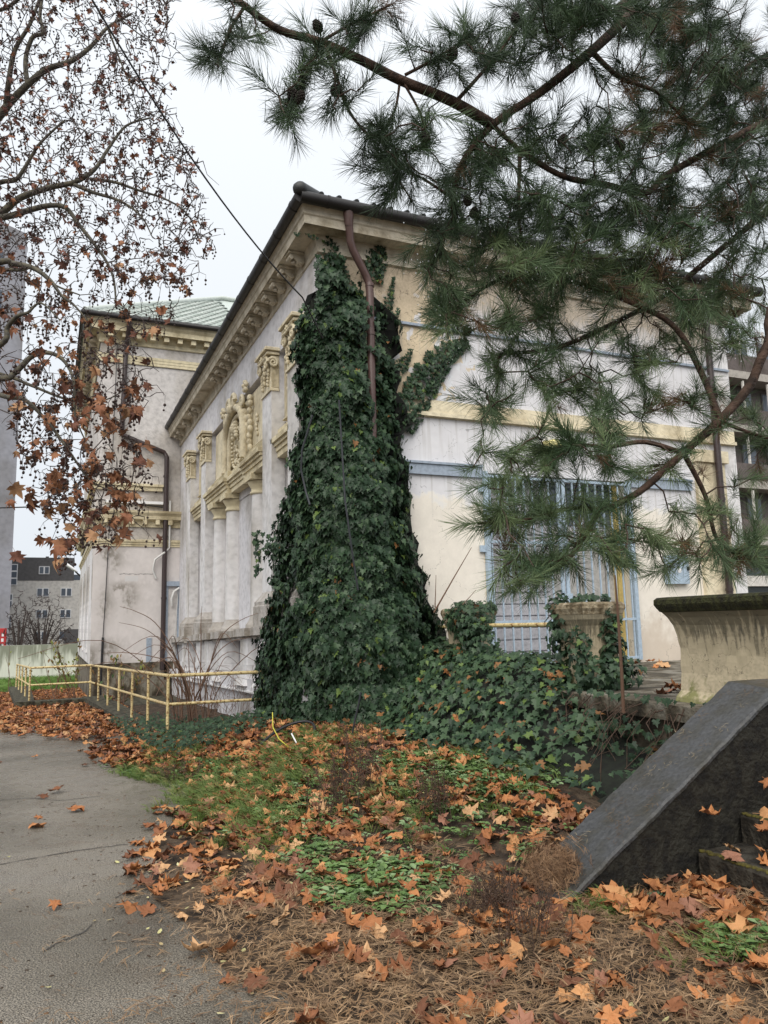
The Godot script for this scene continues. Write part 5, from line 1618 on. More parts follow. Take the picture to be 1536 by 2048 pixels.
		var nb := rng.randi() % 4 if rng.randf() < (0.5 if not near else 0.7) else 0
		for k in nb:
			var p: Vector3 = pts[-1 - rng.randi() % mini(4, pts.size() - 1)]
			var l := rng.randf_range(0.05, 0.13)
			var e := p + Vector3(rng.randfn() * 0.02, -l, rng.randfn() * 0.02)
			stalks.tube([p, e], [0.0018], 3, false)
			balls.append(Transform3D(Basis.IDENTITY.scaled(Vector3.ONE * rng.randf_range(0.012, 0.017)), e))
			if rng.randf() < 0.5:
				var e2 := e + Vector3(rng.randfn() * 0.01, -0.055, rng.randfn() * 0.01)
				stalks.tube([e, e2], [0.0015], 3, false)
				balls.append(Transform3D(Basis.IDENTITY.scaled(Vector3.ONE * rng.randf_range(0.011, 0.015)), e2))
	var tw := wpart("twigs", b, M.twig, t)
	tw.set_meta("kind", "stuff")
	var sk := wpart("seed_stalks", stalks, M.twig, t)
	sk.set_meta("kind", "stuff")
	# clusters of leaves that hang lowest
	for c in [[100, 1085, 5], [120, 1110, 4], [245, 835, 3], [265, 770, 2], [215, 850, 3], [150, 1075, 4], [60, 900, 4], [280, 1060, 3], [250, 1080, 2], [130, 1020, 4], [295, 920, 3], [45, 1110, 1], [75, 1000, 2], [190, 930, 3], [120, 950, 3], [255, 980, 3], [220, 1040, 4], [30, 1000, 3], [160, 880, 3], [180, 830, 3]]:
		for k in c[2]:
			var p := at(c[0] + rng.randfn() * 16.0, c[1] + rng.randfn() * 13.0, 7.8 + rng.randfn() * 0.2)
			var hang := Vector3(rng.randfn() * 0.5, -1.0, rng.randfn() * 0.5)
			leaves.append([Transform3D(basis_of(Vector3(rng.randfn(), 0.5, rng.randfn() + 0.6), hang, rng.randf_range(0.11, 0.175)), p), [0, 1, 2, 3, 1, 0][rng.randi() % 6], rng.randi() % 3])
	var lm := [leaf_mesh(PLANE_HALF, -0.75, 0.5, 3, 0.35), leaf_mesh(PLANE_HALF, 0.9, -0.5, 9, 0.35), leaf_mesh(PLANE_HALF, -1.3, 0.4, 15, 0.35)]
	leaf_parts(t, "leaf", "leaves", leaves, lm, TREE_PAL, 0.65, 0.12, 300)
	var bm := MB.new()
	bm.ball(Vector3.ZERO, Vector3.ONE, 5, 7)
	many("seed_balls", bm.mesh(), plain(lin(0.05, 0.032, 0.028), 0.95), t, balls)

# ---------- the pine at the right ----------
func needle_mesh(nseed: int, count: int, length: float, nl: float) -> ArrayMesh:   # shoot along +y
	var r := RandomNumberGenerator.new()
	r.seed = nseed
	var b := MB.new()
	for k in count:
		var f := pow(r.randf(), 0.8)
		var a := r.randf() * TAU
		var o := Vector3(cos(a), 0, sin(a))
		var lean := lerpf(0.4, 1.4, r.randf()) * (1.1 - 0.6 * f)
		var d := (Vector3.UP * cos(lean) + o * sin(lean)).normalized()
		var base := Vector3(0, length * f, 0)
		var l := nl * r.randf_range(0.7, 1.1)
		var mid := base + d * l * 0.55
		var tip := base + d * l + Vector3(0, 0.0, 0) + o * l * 0.05
		var s := d.cross(Vector3(r.randfn(), r.randfn(), r.randfn())).normalized()
		var s2 := d.cross(s)
		var w := 0.00085
		var e := [s * w, (s * -0.5 + s2 * 0.87) * w, (s * -0.5 - s2 * 0.87) * w]
		for m in 3:
			var p: Vector3 = e[m]
			var q: Vector3 = e[(m + 1) % 3]
			b.quad(base + p, base + q, mid + q, mid + p)
			b.tri(mid + p, mid + q, tip)
	return b.mesh()
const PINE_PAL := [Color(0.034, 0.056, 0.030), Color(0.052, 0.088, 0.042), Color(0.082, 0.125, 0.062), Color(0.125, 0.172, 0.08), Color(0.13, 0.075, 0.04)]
func build_pine() -> void:
	var t := thing("pine_tree", "pine with long dark needles and cones, boughs hanging across the right half", "tree", Vector3(4.9, 0, -0.9))
	var b := MB.new()
	b.tube(smooth_line([Vector3(4.9, -0.1, -0.9), Vector3(4.85, 2.0, -0.95), Vector3(4.7, 4.5, -1.05), Vector3(4.65, 7.5, -1.1), Vector3(4.6, 9.5, -1.1)]), tapered(21, 0.2, 0.06), 12)
	wpart("trunk", b, M.bark_pine, t)
	var branches := [
		[[[985, 250, 3.3], [905, 203, 3.2], [800, 160, 3.1], [720, 119, 3.05], [640, 84, 3.0], [560, 60, 2.95], [490, 12, 2.9], [440, -30, 2.9]], 0.024, 0.011, 0.0],
		[[[1330, -40, 3.9], [1260, 30, 3.7], [1180, 105, 3.5], [1080, 185, 3.4], [985, 250, 3.3], [925, 325, 3.3], [904, 400, 3.3], [910, 440, 3.35]], 0.027, 0.007, 5.6],
		[[[1640, 190, 4.2], [1536, 240, 4.0], [1400, 312, 3.8], [1330, 352, 3.7], [1290, 386, 3.6], [1210, 369, 3.5], [1130, 354, 3.4], [1050, 308, 3.35], [985, 250, 3.3]], 0.02, 0.010, 4.6],
		[[[1640, 540, 3.6], [1536, 690, 3.5], [1500, 770, 3.45], [1440, 840, 3.4], [1370, 902, 3.35], [1290, 975, 3.3], [1240, 1005, 3.25], [1200, 1018, 3.2], [1130, 1018, 3.15], [1040, 1042, 3.1], [955, 1046, 3.05]], 0.024, 0.006, 3.9],
		[[[1362, 905, 3.35], [1290, 884, 3.3], [1220, 893, 3.25], [1140, 890, 3.2], [1085, 910, 3.2]], 0.012, 0.005, 0.0],
		[[[1365, 903, 3.35], [1410, 990, 3.4], [1435, 1080, 3.4], [1490, 1110, 3.45], [1560, 1116, 3.5]], 0.012, 0.005, 0.0],
		[[[1200, 1018, 3.2], [1165, 1080, 3.15], [1125, 1128, 3.1], [1060, 1160, 3.1], [1030, 1172, 3.1]], 0.011, 0.004, 0.0],
		[[[1180, 100, 3.5], [1240, 155, 3.55], [1315, 185, 3.6], [1375, 245, 3.6]], 0.013, 0.006, 0.0],
		[[[1640, 330, 4.5], [1536, 420, 4.3], [1440, 500, 4.2], [1330, 590, 4.1], [1240, 640, 3.9], [1130, 690, 3.7], [1060, 704, 3.55], [1000, 712, 3.45], [997, 765, 3.4]], 0.020, 0.006, 4.2],
		[[[1440, 838, 3.4], [1400, 740, 3.5], [1345, 650, 3.6], [1250, 600, 3.65], [1150, 565, 3.6], [1050, 545, 3.5], [960, 580, 3.45], [900, 630, 3.4]], 0.016, 0.006, 0.0],
		[[[1040, 302, 3.35], [1038, 440, 3.35], [1052, 520, 3.35]], 0.01, 0.005, 0.0],
		[[[1640, 60, 4.5], [1500, 130, 4.3], [1390, 235, 4.1], [1350, 330, 3.9], [1300, 470, 3.8]], 0.018, 0.007, 5.0],
		[[[1440, 842, 3.4], [1490, 862, 3.5], [1560, 885, 3.6]], 0.011, 0.006, 0.0],
		[[[640, 84, 3.0], [605, 165, 2.95], [575, 210, 2.9]], 0.008, 0.005, 0.0],
		[[[650, 90, 3.0], [675, 160, 3.0], [700, 225, 3.0], [735, 270, 3.0]], 0.008, 0.005, 0.0],
		[[[640, 84, 3.0], [700, 50, 3.0], [780, 10, 3.05]], 0.007, 0.004, 0.0],
		[[[800, 160, 3.1], [790, 220, 3.1], [765, 260, 3.1]], 0.006, 0.004, 0.0],
		[[[805, 162, 3.1], [840, 225, 3.1], [855, 280, 3.1]], 0.006, 0.004, 0.0],
		[[[490, 12, 2.9], [460, 60, 2.9], [440, 110, 2.85], [418, 105, 2.85]], 0.007, 0.004, 0.0],
		[[[910, 205, 3.2], [960, 150, 3.25], [1010, 90, 3.3], [1040, 40, 3.4]], 0.009, 0.005, 0.0],
		[[[810, 150, 3.1], [870, 118, 3.1], [920, 85, 3.15]], 0.007, 0.004, 0.0],
		[[[910, 400, 3.3], [850, 360, 3.25], [790, 330, 3.2], [765, 318, 3.2]], 0.007, 0.004, 0.0],
		[[[908, 430, 3.3], [880, 480, 3.3], [865, 530, 3.3]], 0.006, 0.004, 0.0]]
	var g := Grower.new()
	var ends := []
	for l in branches:
		var pts := []
		for p in l[0]: pts.append(at(p[0], p[1], p[2]))
		if l[3] > 0.0:
			pts.push_front(Vector3(4.65, l[3], -1.05))
		var sm := smooth_line(pts)
		b = MB.new()
		b.tube(sm, tapered(sm.size(), l[1] * (1.12 if l[3] > 0.0 else 1.0), l[2]), 8)
		wpart("branch", b, M.bark_pine, t)
		for p in sm: g.pos.append(p)
		for k in range(2, sm.size()):
			if l[2] < 0.0095 and k > sm.size() * 0.35 and rng.randf() < 0.5: ends.append([sm[k], (sm[k] - sm[k - 2]).normalized() + rdir() * 0.9])
		ends.append([sm[-1], (sm[-1] - sm[-3]).normalized()])
	# blobs of foliage: centre, radii, distance, number of shoots
	var blobs := [[455, 70, 60, 60, 2.9, 9], [415, 115, 25, 20, 2.85, 4], [560, 215, 48, 40, 2.9, 10], [640, 110, 60, 50, 3.0, 14], [700, 45, 60, 35, 3.0, 8], [690, 190, 55, 40, 3.0, 9], [765, 265, 50, 45, 3.05, 12], [840, 265, 45, 40, 3.1, 10], [520, 50, 60, 30, 2.9, 6], [800, 330, 45, 35, 3.2, 10], [770, 350, 50, 40, 3.2, 8], [870, 380, 50, 45, 3.25, 13], [880, 120, 50, 35, 3.1, 9], [930, 130, 60, 50, 3.2, 12], [970, 80, 60, 60, 3.3, 14],
		[1080, 60, 90, 60, 3.4, 30], [1150, 20, 90, 40, 3.5, 26], [1050, 300, 70, 50, 3.4, 18], [960, 330, 55, 60, 3.3, 18], [910, 440, 60, 45, 3.35, 18], [870, 500, 30, 40, 3.3, 12], [930, 540, 50, 40, 3.35, 14], [1040, 450, 80, 80, 3.4, 32], [1080, 540, 80, 50, 3.5, 24], [1180, 430, 90, 80, 3.5, 34], [1200, 290, 90, 70, 3.5, 22], [1260, 540, 100, 60, 3.7, 30], [1330, 430, 90, 80, 3.7, 34], [1330, 230, 90, 90, 3.8, 34], [1400, 90, 110, 90, 4.2, 60], [1480, 220, 80, 110, 4.2, 54], [1480, 400, 80, 100, 4.2, 48], [1440, 560, 100, 70, 4.1, 40], [1290, 60, 70, 60, 3.9, 26],
		[890, 620, 48, 42, 3.4, 24], [930, 660, 40, 24, 3.42, 9], [1000, 640, 45, 40, 3.45, 13], [975, 720, 30, 20, 3.4, 5], [985, 800, 36, 42, 3.38, 18], [1080, 650, 70, 50, 3.6, 20], [1100, 770, 60, 50, 3.5, 20], [1180, 700, 80, 60, 3.7, 28], [1200, 800, 60, 60, 3.4, 18], [1290, 690, 80, 60, 3.8, 28], [1370, 620, 80, 60, 3.9, 26], [1480, 640, 60, 60, 3.9, 22], [1300, 800, 70, 60, 3.5, 18], [1400, 770, 50, 50, 3.5, 10], [1490, 840, 50, 50, 3.6, 12],
		[1120, 900, 70, 45, 3.2, 26], [1220, 900, 60, 40, 3.25, 18], [1010, 940, 50, 45, 3.1, 16], [1060, 960, 60, 40, 3.15, 12], [1000, 1040, 55, 30, 3.08, 18], [1090, 1030, 60, 40, 3.12, 18], [1170, 1060, 55, 40, 3.15, 14], [1070, 1135, 55, 38, 3.1, 24], [1130, 1100, 45, 30, 3.12, 10], [1220, 1110, 50, 35, 3.2, 14], [1270, 1060, 50, 40, 3.25, 10], [1340, 1060, 55, 45, 3.35, 13], [1400, 1090, 50, 40, 3.4, 14], [1490, 1110, 50, 35, 3.45, 18], [1420, 1030, 40, 40, 3.4, 7], [1320, 1130, 40, 28, 3.35, 6], [1500, 980, 40, 50, 3.6, 5], [1330, 930, 60, 40, 3.4, 10]]
	var tw := MB.new()
	for bl in blobs:
		for k in int(bl[5] * ((1.5 if bl[0] > 1000 else 0.75) if bl[1] < 560 else 0.74)):
			var p := at(bl[0] + rng.randfn() * bl[2] * 0.55, bl[1] + rng.randfn() * bl[3] * 0.55, bl[4] + rng.randfn() * (0.12 + 0.25 * maxf(bl[4] - 3.3, 0.0)))
			var pts := grow_twig(g, tw, p, 1.1, Vector3(0, -0.05, 0), 0.0042, 0.0025, 0.2)
			if pts.size() < 3: continue
			ends.append([pts[-1], (pts[-1] - pts[-3]).normalized() + rdir() * 0.55])
			if rng.randf() < 0.25: ends.append([pts[-2], rdir() + (pts[-1] - pts[-2]).normalized() * 0.6])
	var wp := wpart("twigs", tw, M.twig_pine, t)
	wp.set_meta("kind", "stuff")
	var meshes := []
	for k in 4: meshes.append(needle_mesh(100 + k, 84, 0.16, 0.090 + 0.004 * k))
	var groups := [[], [], [], []]
	var tints := [[], [], [], []]
	var drops := []
	for e in ends:
		var s := seen_at(e[0])
		var d: Vector3 = (e[1] + Vector3(-0.15, -0.08, 0.0)).normalized()
		var x := d.cross(Vector3(0.3, 0.2, 0.9)).normalized()
		var k := rng.randi() % 4
		var size := rng.randf_range(0.8, 1.2)
		var bs := Basis(x, d, x.cross(d)) * Basis(Vector3.UP, rng.randf() * TAU)
		groups[k].append(Transform3D(bs.scaled(Vector3.ONE * size), e[0] - d * 0.09))
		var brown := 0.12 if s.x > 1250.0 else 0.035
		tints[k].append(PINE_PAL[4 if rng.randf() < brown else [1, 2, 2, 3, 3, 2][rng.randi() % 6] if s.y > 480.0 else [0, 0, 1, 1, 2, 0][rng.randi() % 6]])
		if s.y > 330.0 and s.y < 800.0 and s.x > 800.0:
			for m in (5 if s.y > 430.0 and s.y < 720.0 else 1):
				drops.append(Transform3D(Basis.IDENTITY.scaled(Vector3.ONE * rng.randf_range(0.0016, 0.0032)), e[0] + rdir() * 0.085 + Vector3(0, -0.01, 0)))
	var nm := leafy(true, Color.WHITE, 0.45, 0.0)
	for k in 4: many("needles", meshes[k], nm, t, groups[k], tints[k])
	var ball := MB.new()
	ball.ball(Vector3.ZERO, Vector3.ONE, 5, 6)
	var wet := plain(Color(1, 1, 1, 0.02), 0.02)
	wet.refraction_enabled = true
	wet.refraction_scale = 0.033
	many("raindrops", ball.mesh(), wet, t, drops)
	# cones: overlapping scales round a core
	var cn := MB.new()
	cn.ball(Vector3.ZERO, Vector3(0.016, 0.027, 0.016), 6, 8)
	for i in 8:
		for j in 8:
			var a := TAU * (j + 0.5 * (i % 2)) / 8.0
			var f := (i + 0.5) / 8.0
			var r := 0.019 * sin(PI * (0.12 + 0.8 * f))
			cn.ball(Vector3(cos(a) * r, lerpf(-0.028, 0.026, f), sin(a) * r), Vector3(0.0055, 0.004, 0.0055), 3, 5)
	var cm := cn.mesh()
	for c in [[585, 188, 2.9], [600, 194, 2.9], [673, 180, 3.0], [635, 52, 3.0], [905, 108, 3.1], [1155, 30, 3.4], [850, 275, 3.1], [1030, 35, 3.3], [1125, 280, 3.4], [935, 400, 3.3], [948, 425, 3.3], [1240, 290, 3.5], [880, 505, 3.3], [1060, 525, 3.35], [935, 660, 3.4]]:
		var o := part("pine_cone", cm, M.cone, t)
		o.position = at(c[0], c[1], c[2]) - t.position
		o.rotation = Vector3(rng.randf_range(-0.6, 0.6), rng.randf() * 3.0, rng.randf_range(-0.6, 0.6))
		o.scale = Vector3.ONE * rng.randf_range(0.85, 1.1)
	for c in [[745, 0, 2.9], [997, 775, 3.3]]: pass

# ---------- bushes and dead plants ----------
func bare_bush(called: String, label: String, cat: String, base: Vector3, size: Vector3, stems: int, twigs: int, mat: Material, r0: float, group := "") -> Node3D:
	var t := thing(called, label, cat, base, group)
	var g := Grower.new()
	var b := MB.new()
	for k in stems:
		var a := TAU * k / stems + rng.randf()
		var e := base + Vector3(cos(a) * size.x * rng.randf_range(0.15, 0.7), size.y * rng.randf_range(0.55, 0.9), sin(a) * size.z * rng.randf_range(0.15, 0.7))
		var m := base.lerp(e, 0.45) + Vector3(0, size.y * 0.12, 0)
		var sm := smooth_line([base + rdir() * 0.05 * size.x, m, e])
		b.tube(sm, tapered(sm.size(), r0, r0 * 0.3), 5)
		g.seed_line(sm, 0.12 * size.y)
	wpart("stem", b, mat, t)
	b = MB.new()
	for k in twigs:
		var d := rdir()
		d.y = absf(d.y) * 1.1 - 0.1
		var p := base + Vector3(d.x * size.x, 0.12 * size.y + d.y * size.y * 0.95, d.z * size.z) * (0.55 + 0.45 * rng.randf())
		grow_twig(g, b, p, size.y, Vector3(0, -0.06, 0), r0 * 0.35, r0 * 0.1, 0.25, 3)
	var w := wpart("twigs", b, mat, t)
	w.set_meta("kind", "stuff")
	return t
func build_shrubs() -> void:
	bare_bush("bare_bush", "large leafless bush rising behind the garden wall", "bush", Vector3(-0.5, -1.2, -52.5), Vector3(2.3, 5.0, 1.5), 16, 1300, M.twig, 0.07)
	bare_bush("bare_bush", "smaller dark leafless tree left of the large bush behind the wall", "bush", Vector3(-1.75, -1.2, -51), Vector3(1.2, 5.0, 1.0), 6, 380, M.twig, 0.09)
	# arching canes between the railing and the plinth
	var t := thing("arching_shrub", "leafless reddish shrub of arching canes between the railing and the hall plinth", "bush", Vector3(2.15, -0.1, -12.9))
	var b := MB.new()
	for k in 26:
		var a0 := Vector3(2.15 + rng.randfn() * 0.16, -0.12, -12.9 + rng.randfn() * 0.25)
		var q := Vector3(rng.randfn() * 0.45, rng.randf_range(0.9, 1.7), rng.randfn() * 0.6)
		var sm := smooth_line([a0, a0 + Vector3(q.x * 0.25, q.y * 0.55, q.z * 0.25), a0 + q, a0 + q * Vector3(1.9, 0.95, 1.9) + Vector3(0, -0.15, 0)])
		b.tube(sm, tapered(sm.size(), 0.011, 0.003), 5)
	for c in [[[395, 1400], [420, 1330], [445, 1270], [482, 1240], [520, 1225]], [[385, 1400], [360, 1330], [330, 1290], [290, 1258], [238, 1245]], [[380, 1400], [345, 1300], [310, 1245], [270, 1222], [240, 1213]], [[400, 1410], [402, 1300], [402, 1240], [404, 1212]], [[390, 1400], [425, 1320], [460, 1285], [500, 1275]], [[375, 1400], [340, 1330], [300, 1312], [245, 1305], [205, 1307]]]:
		var pts := []
		for q in c: pts.append(at(q[0], q[1], 12.6))
		var sm := smooth_line(pts)
		b.tube(sm, tapered(sm.size(), 0.012, 0.003), 5)
	wpart("cane", b, M.shrub, t)
	b = MB.new()
	for k in 70:
		var a0 := Vector3(rng.randf_range(2.0, 3.2), -0.1, rng.randf_range(-13.8, -11.9))
		var e := a0 + Vector3(rng.randfn() * 0.3, rng.randf_range(0.4, 1.0), rng.randfn() * 0.35)
		b.tube(smooth_line([a0, a0.lerp(e, 0.5) + rdir() * 0.1, e, e + rdir() * 0.25], 3), [0.005, 0.003], 3, false)
	var w := wpart("twigs", b, M.shrub, t)
	w.set_meta("kind", "stuff")
	# weedy saplings by the far corner of the railing
	var lm := leaf_mesh([Vector2(0, -0.5), Vector2(0.2, -0.2), Vector2(0.24, 0.1), Vector2(0, 0.55)], -0.4, 0.2, 4, 0.0)
	var i := 0
	for c in [[[150, 1388], 20.2, 1.5, "leafy sapling with yellowing leaves at the pavilion corner behind the railing"], [[108, 1388], 20.8, 1.25, "thin bare sapling behind the cross rail"], [[240, 1392], 17.8, 1.1, "green-leaved shoot growing against the damp pavilion wall"], [[20, 1385], 27.0, 1.6, "slender dry sapling at the far left beside the garden wall"]]:
		var base := at(c[0][0], c[0][1], c[1])
		base.y = gy(base.x, base.z)
		var s := thing("sapling", c[3], "sapling", base)
		b = MB.new()
		var where := []
		var tint := []
		for k in (9 if i != 3 else 3):
			var e := base + Vector3(rng.randfn() * 0.38, c[2] * rng.randf_range(0.6, 1.15), rng.randfn() * 0.3)
			var sm := smooth_line([base + rdir() * 0.1, base.lerp(e, 0.5) + rdir() * 0.1, e], 4)
			b.tube(sm, tapered(sm.size(), 0.012, 0.004), 4, false)
			for m in (11 if i == 0 else 2 if i == 1 else 9 if i == 2 else 1):
				var p: Vector3 = sm[rng.randi_range(3, sm.size() - 1)] + rdir() * 0.07
				where.append(Transform3D(basis_of(rdir() + Vector3(0, 0.4, 0.6), Vector3(0, -1, 0) + rdir() * 0.5, rng.randf_range(0.09, 0.15)), p))
				tint.append([Color(0.16, 0.19, 0.05), Color(0.22, 0.2, 0.06), Color(0.05, 0.09, 0.03), Color(0.18, 0.11, 0.05)][(rng.randi() % 2) * (1 if i != 2 else 2) + (0 if i != 2 else rng.randi() % 2) if rng.randf() < 0.85 else 3])
		wpart("stem", b, M.shrub, s)
		many("leaves", lm, leafy(true, Color.WHITE, 0.5, 0.2), s, where, tint)
		i += 1
	# dead weeds standing in the leaves
	var labels := ["tall dead weed stalks standing left of the middle of the leafy bed", "second dead weed clump just right of the tallest one", "dead brown weed clump bent over before the ivy bank", "dry grassy weed clump beside the needle heap", "withered weed stalks at the foot of the stair wall", "dead weed sprigs under the terrace slab edge", "low dead weeds near the asphalt edge"]
	i = 0
	for c in [[[668, 1630], 8, 0.55], [[722, 1600], 7, 0.55], [[868, 1645], 8, 0.36], [[985, 1800], 9, 0.22], [[1075, 1860], 5, 0.34], [[1210, 1560], 9, 0.3], [[352, 1545], 5, 0.18]]:
		var base := on_y(c[0][0], c[0][1], 0.08)
		base.y = gy(base.x, base.z)
		var s := thing("dead_weed", labels[i], "weed", base)
		b = MB.new()
		for k in c[1] * 4:
			var p: Vector3 = base + Vector3(rng.randfn() * 0.09, 0, rng.randfn() * 0.09)
			var e: Vector3 = p + Vector3(rng.randfn() * 0.08, c[2] * rng.randf_range(0.5, 1.05), rng.randfn() * 0.08)
			b.tube(smooth_line([p, p.lerp(e, 0.5) + rdir() * 0.02, e], 3), [0.004, 0.003, 0.0022], 4, false)
			for m in 7:
				var o := p.lerp(e, rng.randf_range(0.35, 1.0))
				b.tube([o, o + (rdir() + Vector3(0, 0.6, 0)) * 0.05], [0.0018, 0.001], 3, false)
				b.ball(o + rdir() * 0.02, Vector3.ONE * rng.randf_range(0.003, 0.007), 3, 4)
		wpart("stalk", b, M.dead, s)
		i += 1
	# heap of needles on the foot of the stair wall
	var nh := thing("needle_heap", "round matted heap of rusty pine needles on the foot of the stair wall", "heap", Vector3(2.85, 0.12, -3.95))
	b = MB.new()
	b.ball(Vector3(2.80, 0.11, -4.02), Vector3(0.10, 0.06, 0.13), 8, 14)
	wpart("core", b, M.soil, nh)
	var where := []
	var tint := []
	for k in 330:
		var d := rdir()
		d.y = absf(d.y)
		var p := Vector3(2.80, 0.11, -4.02) + d * Vector3(0.12, 0.075, 0.15) * rng.randf_range(0.85, 1.1)
		where.append(Transform3D(basis_of(d + rdir() * 0.3, d.cross(rdir()), rng.randf_range(0.8, 1.3)), p))
		tint.append([Color(0.23, 0.135, 0.075), Color(0.30, 0.19, 0.11), Color(0.15, 0.09, 0.055)][rng.randi() % 3])
	many("needles", needle_litter(3), leafy(true, Color.WHITE, 0.7, 0.0), nh, where, tint)

func crumpled(nseed: int, curl: float, fold: float) -> ArrayMesh:   # a dry leaf, lobes curled up and twisted by different amounts
	var n := FastNoiseLite.new()
	n.seed = nseed; n.frequency = 1.0
	var b := MB.new()
	var outl := []
	for p in PLANE_HALF: outl.append(p)
	for i in range(PLANE_HALF.size() - 2, 0, -1): outl.append(Vector2(-PLANE_HALF[i].x, PLANE_HALF[i].y))
	var lift := func(p: Vector2) -> Vector3:
		var q := p * (1.0 + 0.25 * n.get_noise_2d(p.x * 3.0 + 5.0, p.y * 3.0))
		var r := q.length()
		var a := curl * (0.55 + 1.3 * n.get_noise_2d(p.x * 1.6 + 50.0, p.y * 1.6))
		var h := a * r * r + fold * 0.35 * absf(q.x) + 0.22 * n.get_noise_2d(p.x * 3.2, p.y * 3.2)
		var pull := 1.0 / sqrt(1.0 + 2.2 * a * a * r * r)
		return Vector3(q.x * pull, h, -q.y * lerpf(pull, 1.0, 0.5))
	var m := outl.size()
	for i in m:
		var p: Vector2 = outl[i]
		var q: Vector2 = outl[(i + 1) % m]
		var c: Vector3 = lift.call(Vector2.ZERO)
		b.tri(c, lift.call(p * 0.4), lift.call(q * 0.4))
		b.quad(lift.call(p * 0.4), lift.call(p * 0.72), lift.call(q * 0.72), lift.call(q * 0.4))
		b.quad(lift.call(p * 0.72), lift.call(p), lift.call(q), lift.call(q * 0.72))
	b.quad(Vector3(-0.011, 0, 0.3), Vector3(0.011, 0, 0.3), Vector3(0.06, 0.05, 0.62), Vector3(0.045, 0.05, 0.62))
	return b.smooth().mesh()
func needle_litter(nseed: int) -> ArrayMesh:   # a few fallen needle pairs, lying
	var r := RandomNumberGenerator.new()
	r.seed = nseed
	var b := MB.new()
	for k in 7:
		var p := Vector3(r.randfn() * 0.05, r.randf() * 0.012, r.randfn() * 0.05)
		var a := r.randf() * TAU
		for s in [-0.09, 0.09]:
			var d := Vector3(cos(a + s), r.randfn() * 0.08, sin(a + s)) * r.randf_range(0.05, 0.085)
			var w := d.cross(Vector3.UP).normalized() * 0.0011
			var m := p + d * 0.5 + Vector3(0, 0.004, 0) + w * 3.0
			b.quad(p - w, p + w, m + w, m - w)
			b.tri(m - w, m + w, p + d)
	return b.mesh()

# ---------- everything that lies on the ground ----------
func litter_density(p: Vector3, s: Vector3) -> float:
	var e := p.x - edge_x(p.z)
	if p.z < -11.2:    # drift of leaves over the lane and along the ramp
		var lane := smoothstep(-2.6, -1.6, p.x + 0.05 * (p.z + 12.0) + 0.6 * noise_a.get_noise_2d(p.z * 0.5, 2.0)) * smoothstep(0.0, -1.3, p.z + 11.3 + 2.1 * maxf(0.6 - p.x, 0.0))
		return 1.7 * lane * (1.0 - smoothstep(-27.0, -31.0, p.z))
	if e < -0.05: return 0.005 + 0.05 * smoothstep(-0.35, 0.0, e)
	var d := 0.40 + 0.40 * smoothstep(-4.2, -5.4, p.z)
	d *= 0.75 + 0.9 * noise_a.get_noise_2d(p.x * 1.1, p.z * 1.1)
	if p.z < -8.5: d *= 1.25
	if p.z > -5.0 and p.x < 1.7: d *= 0.75
	if e < 0.35 and p.z > -9.0: d *= 0.55
	if p.x > 2.2 and p.z > -4.2: d *= 1.15
	return d
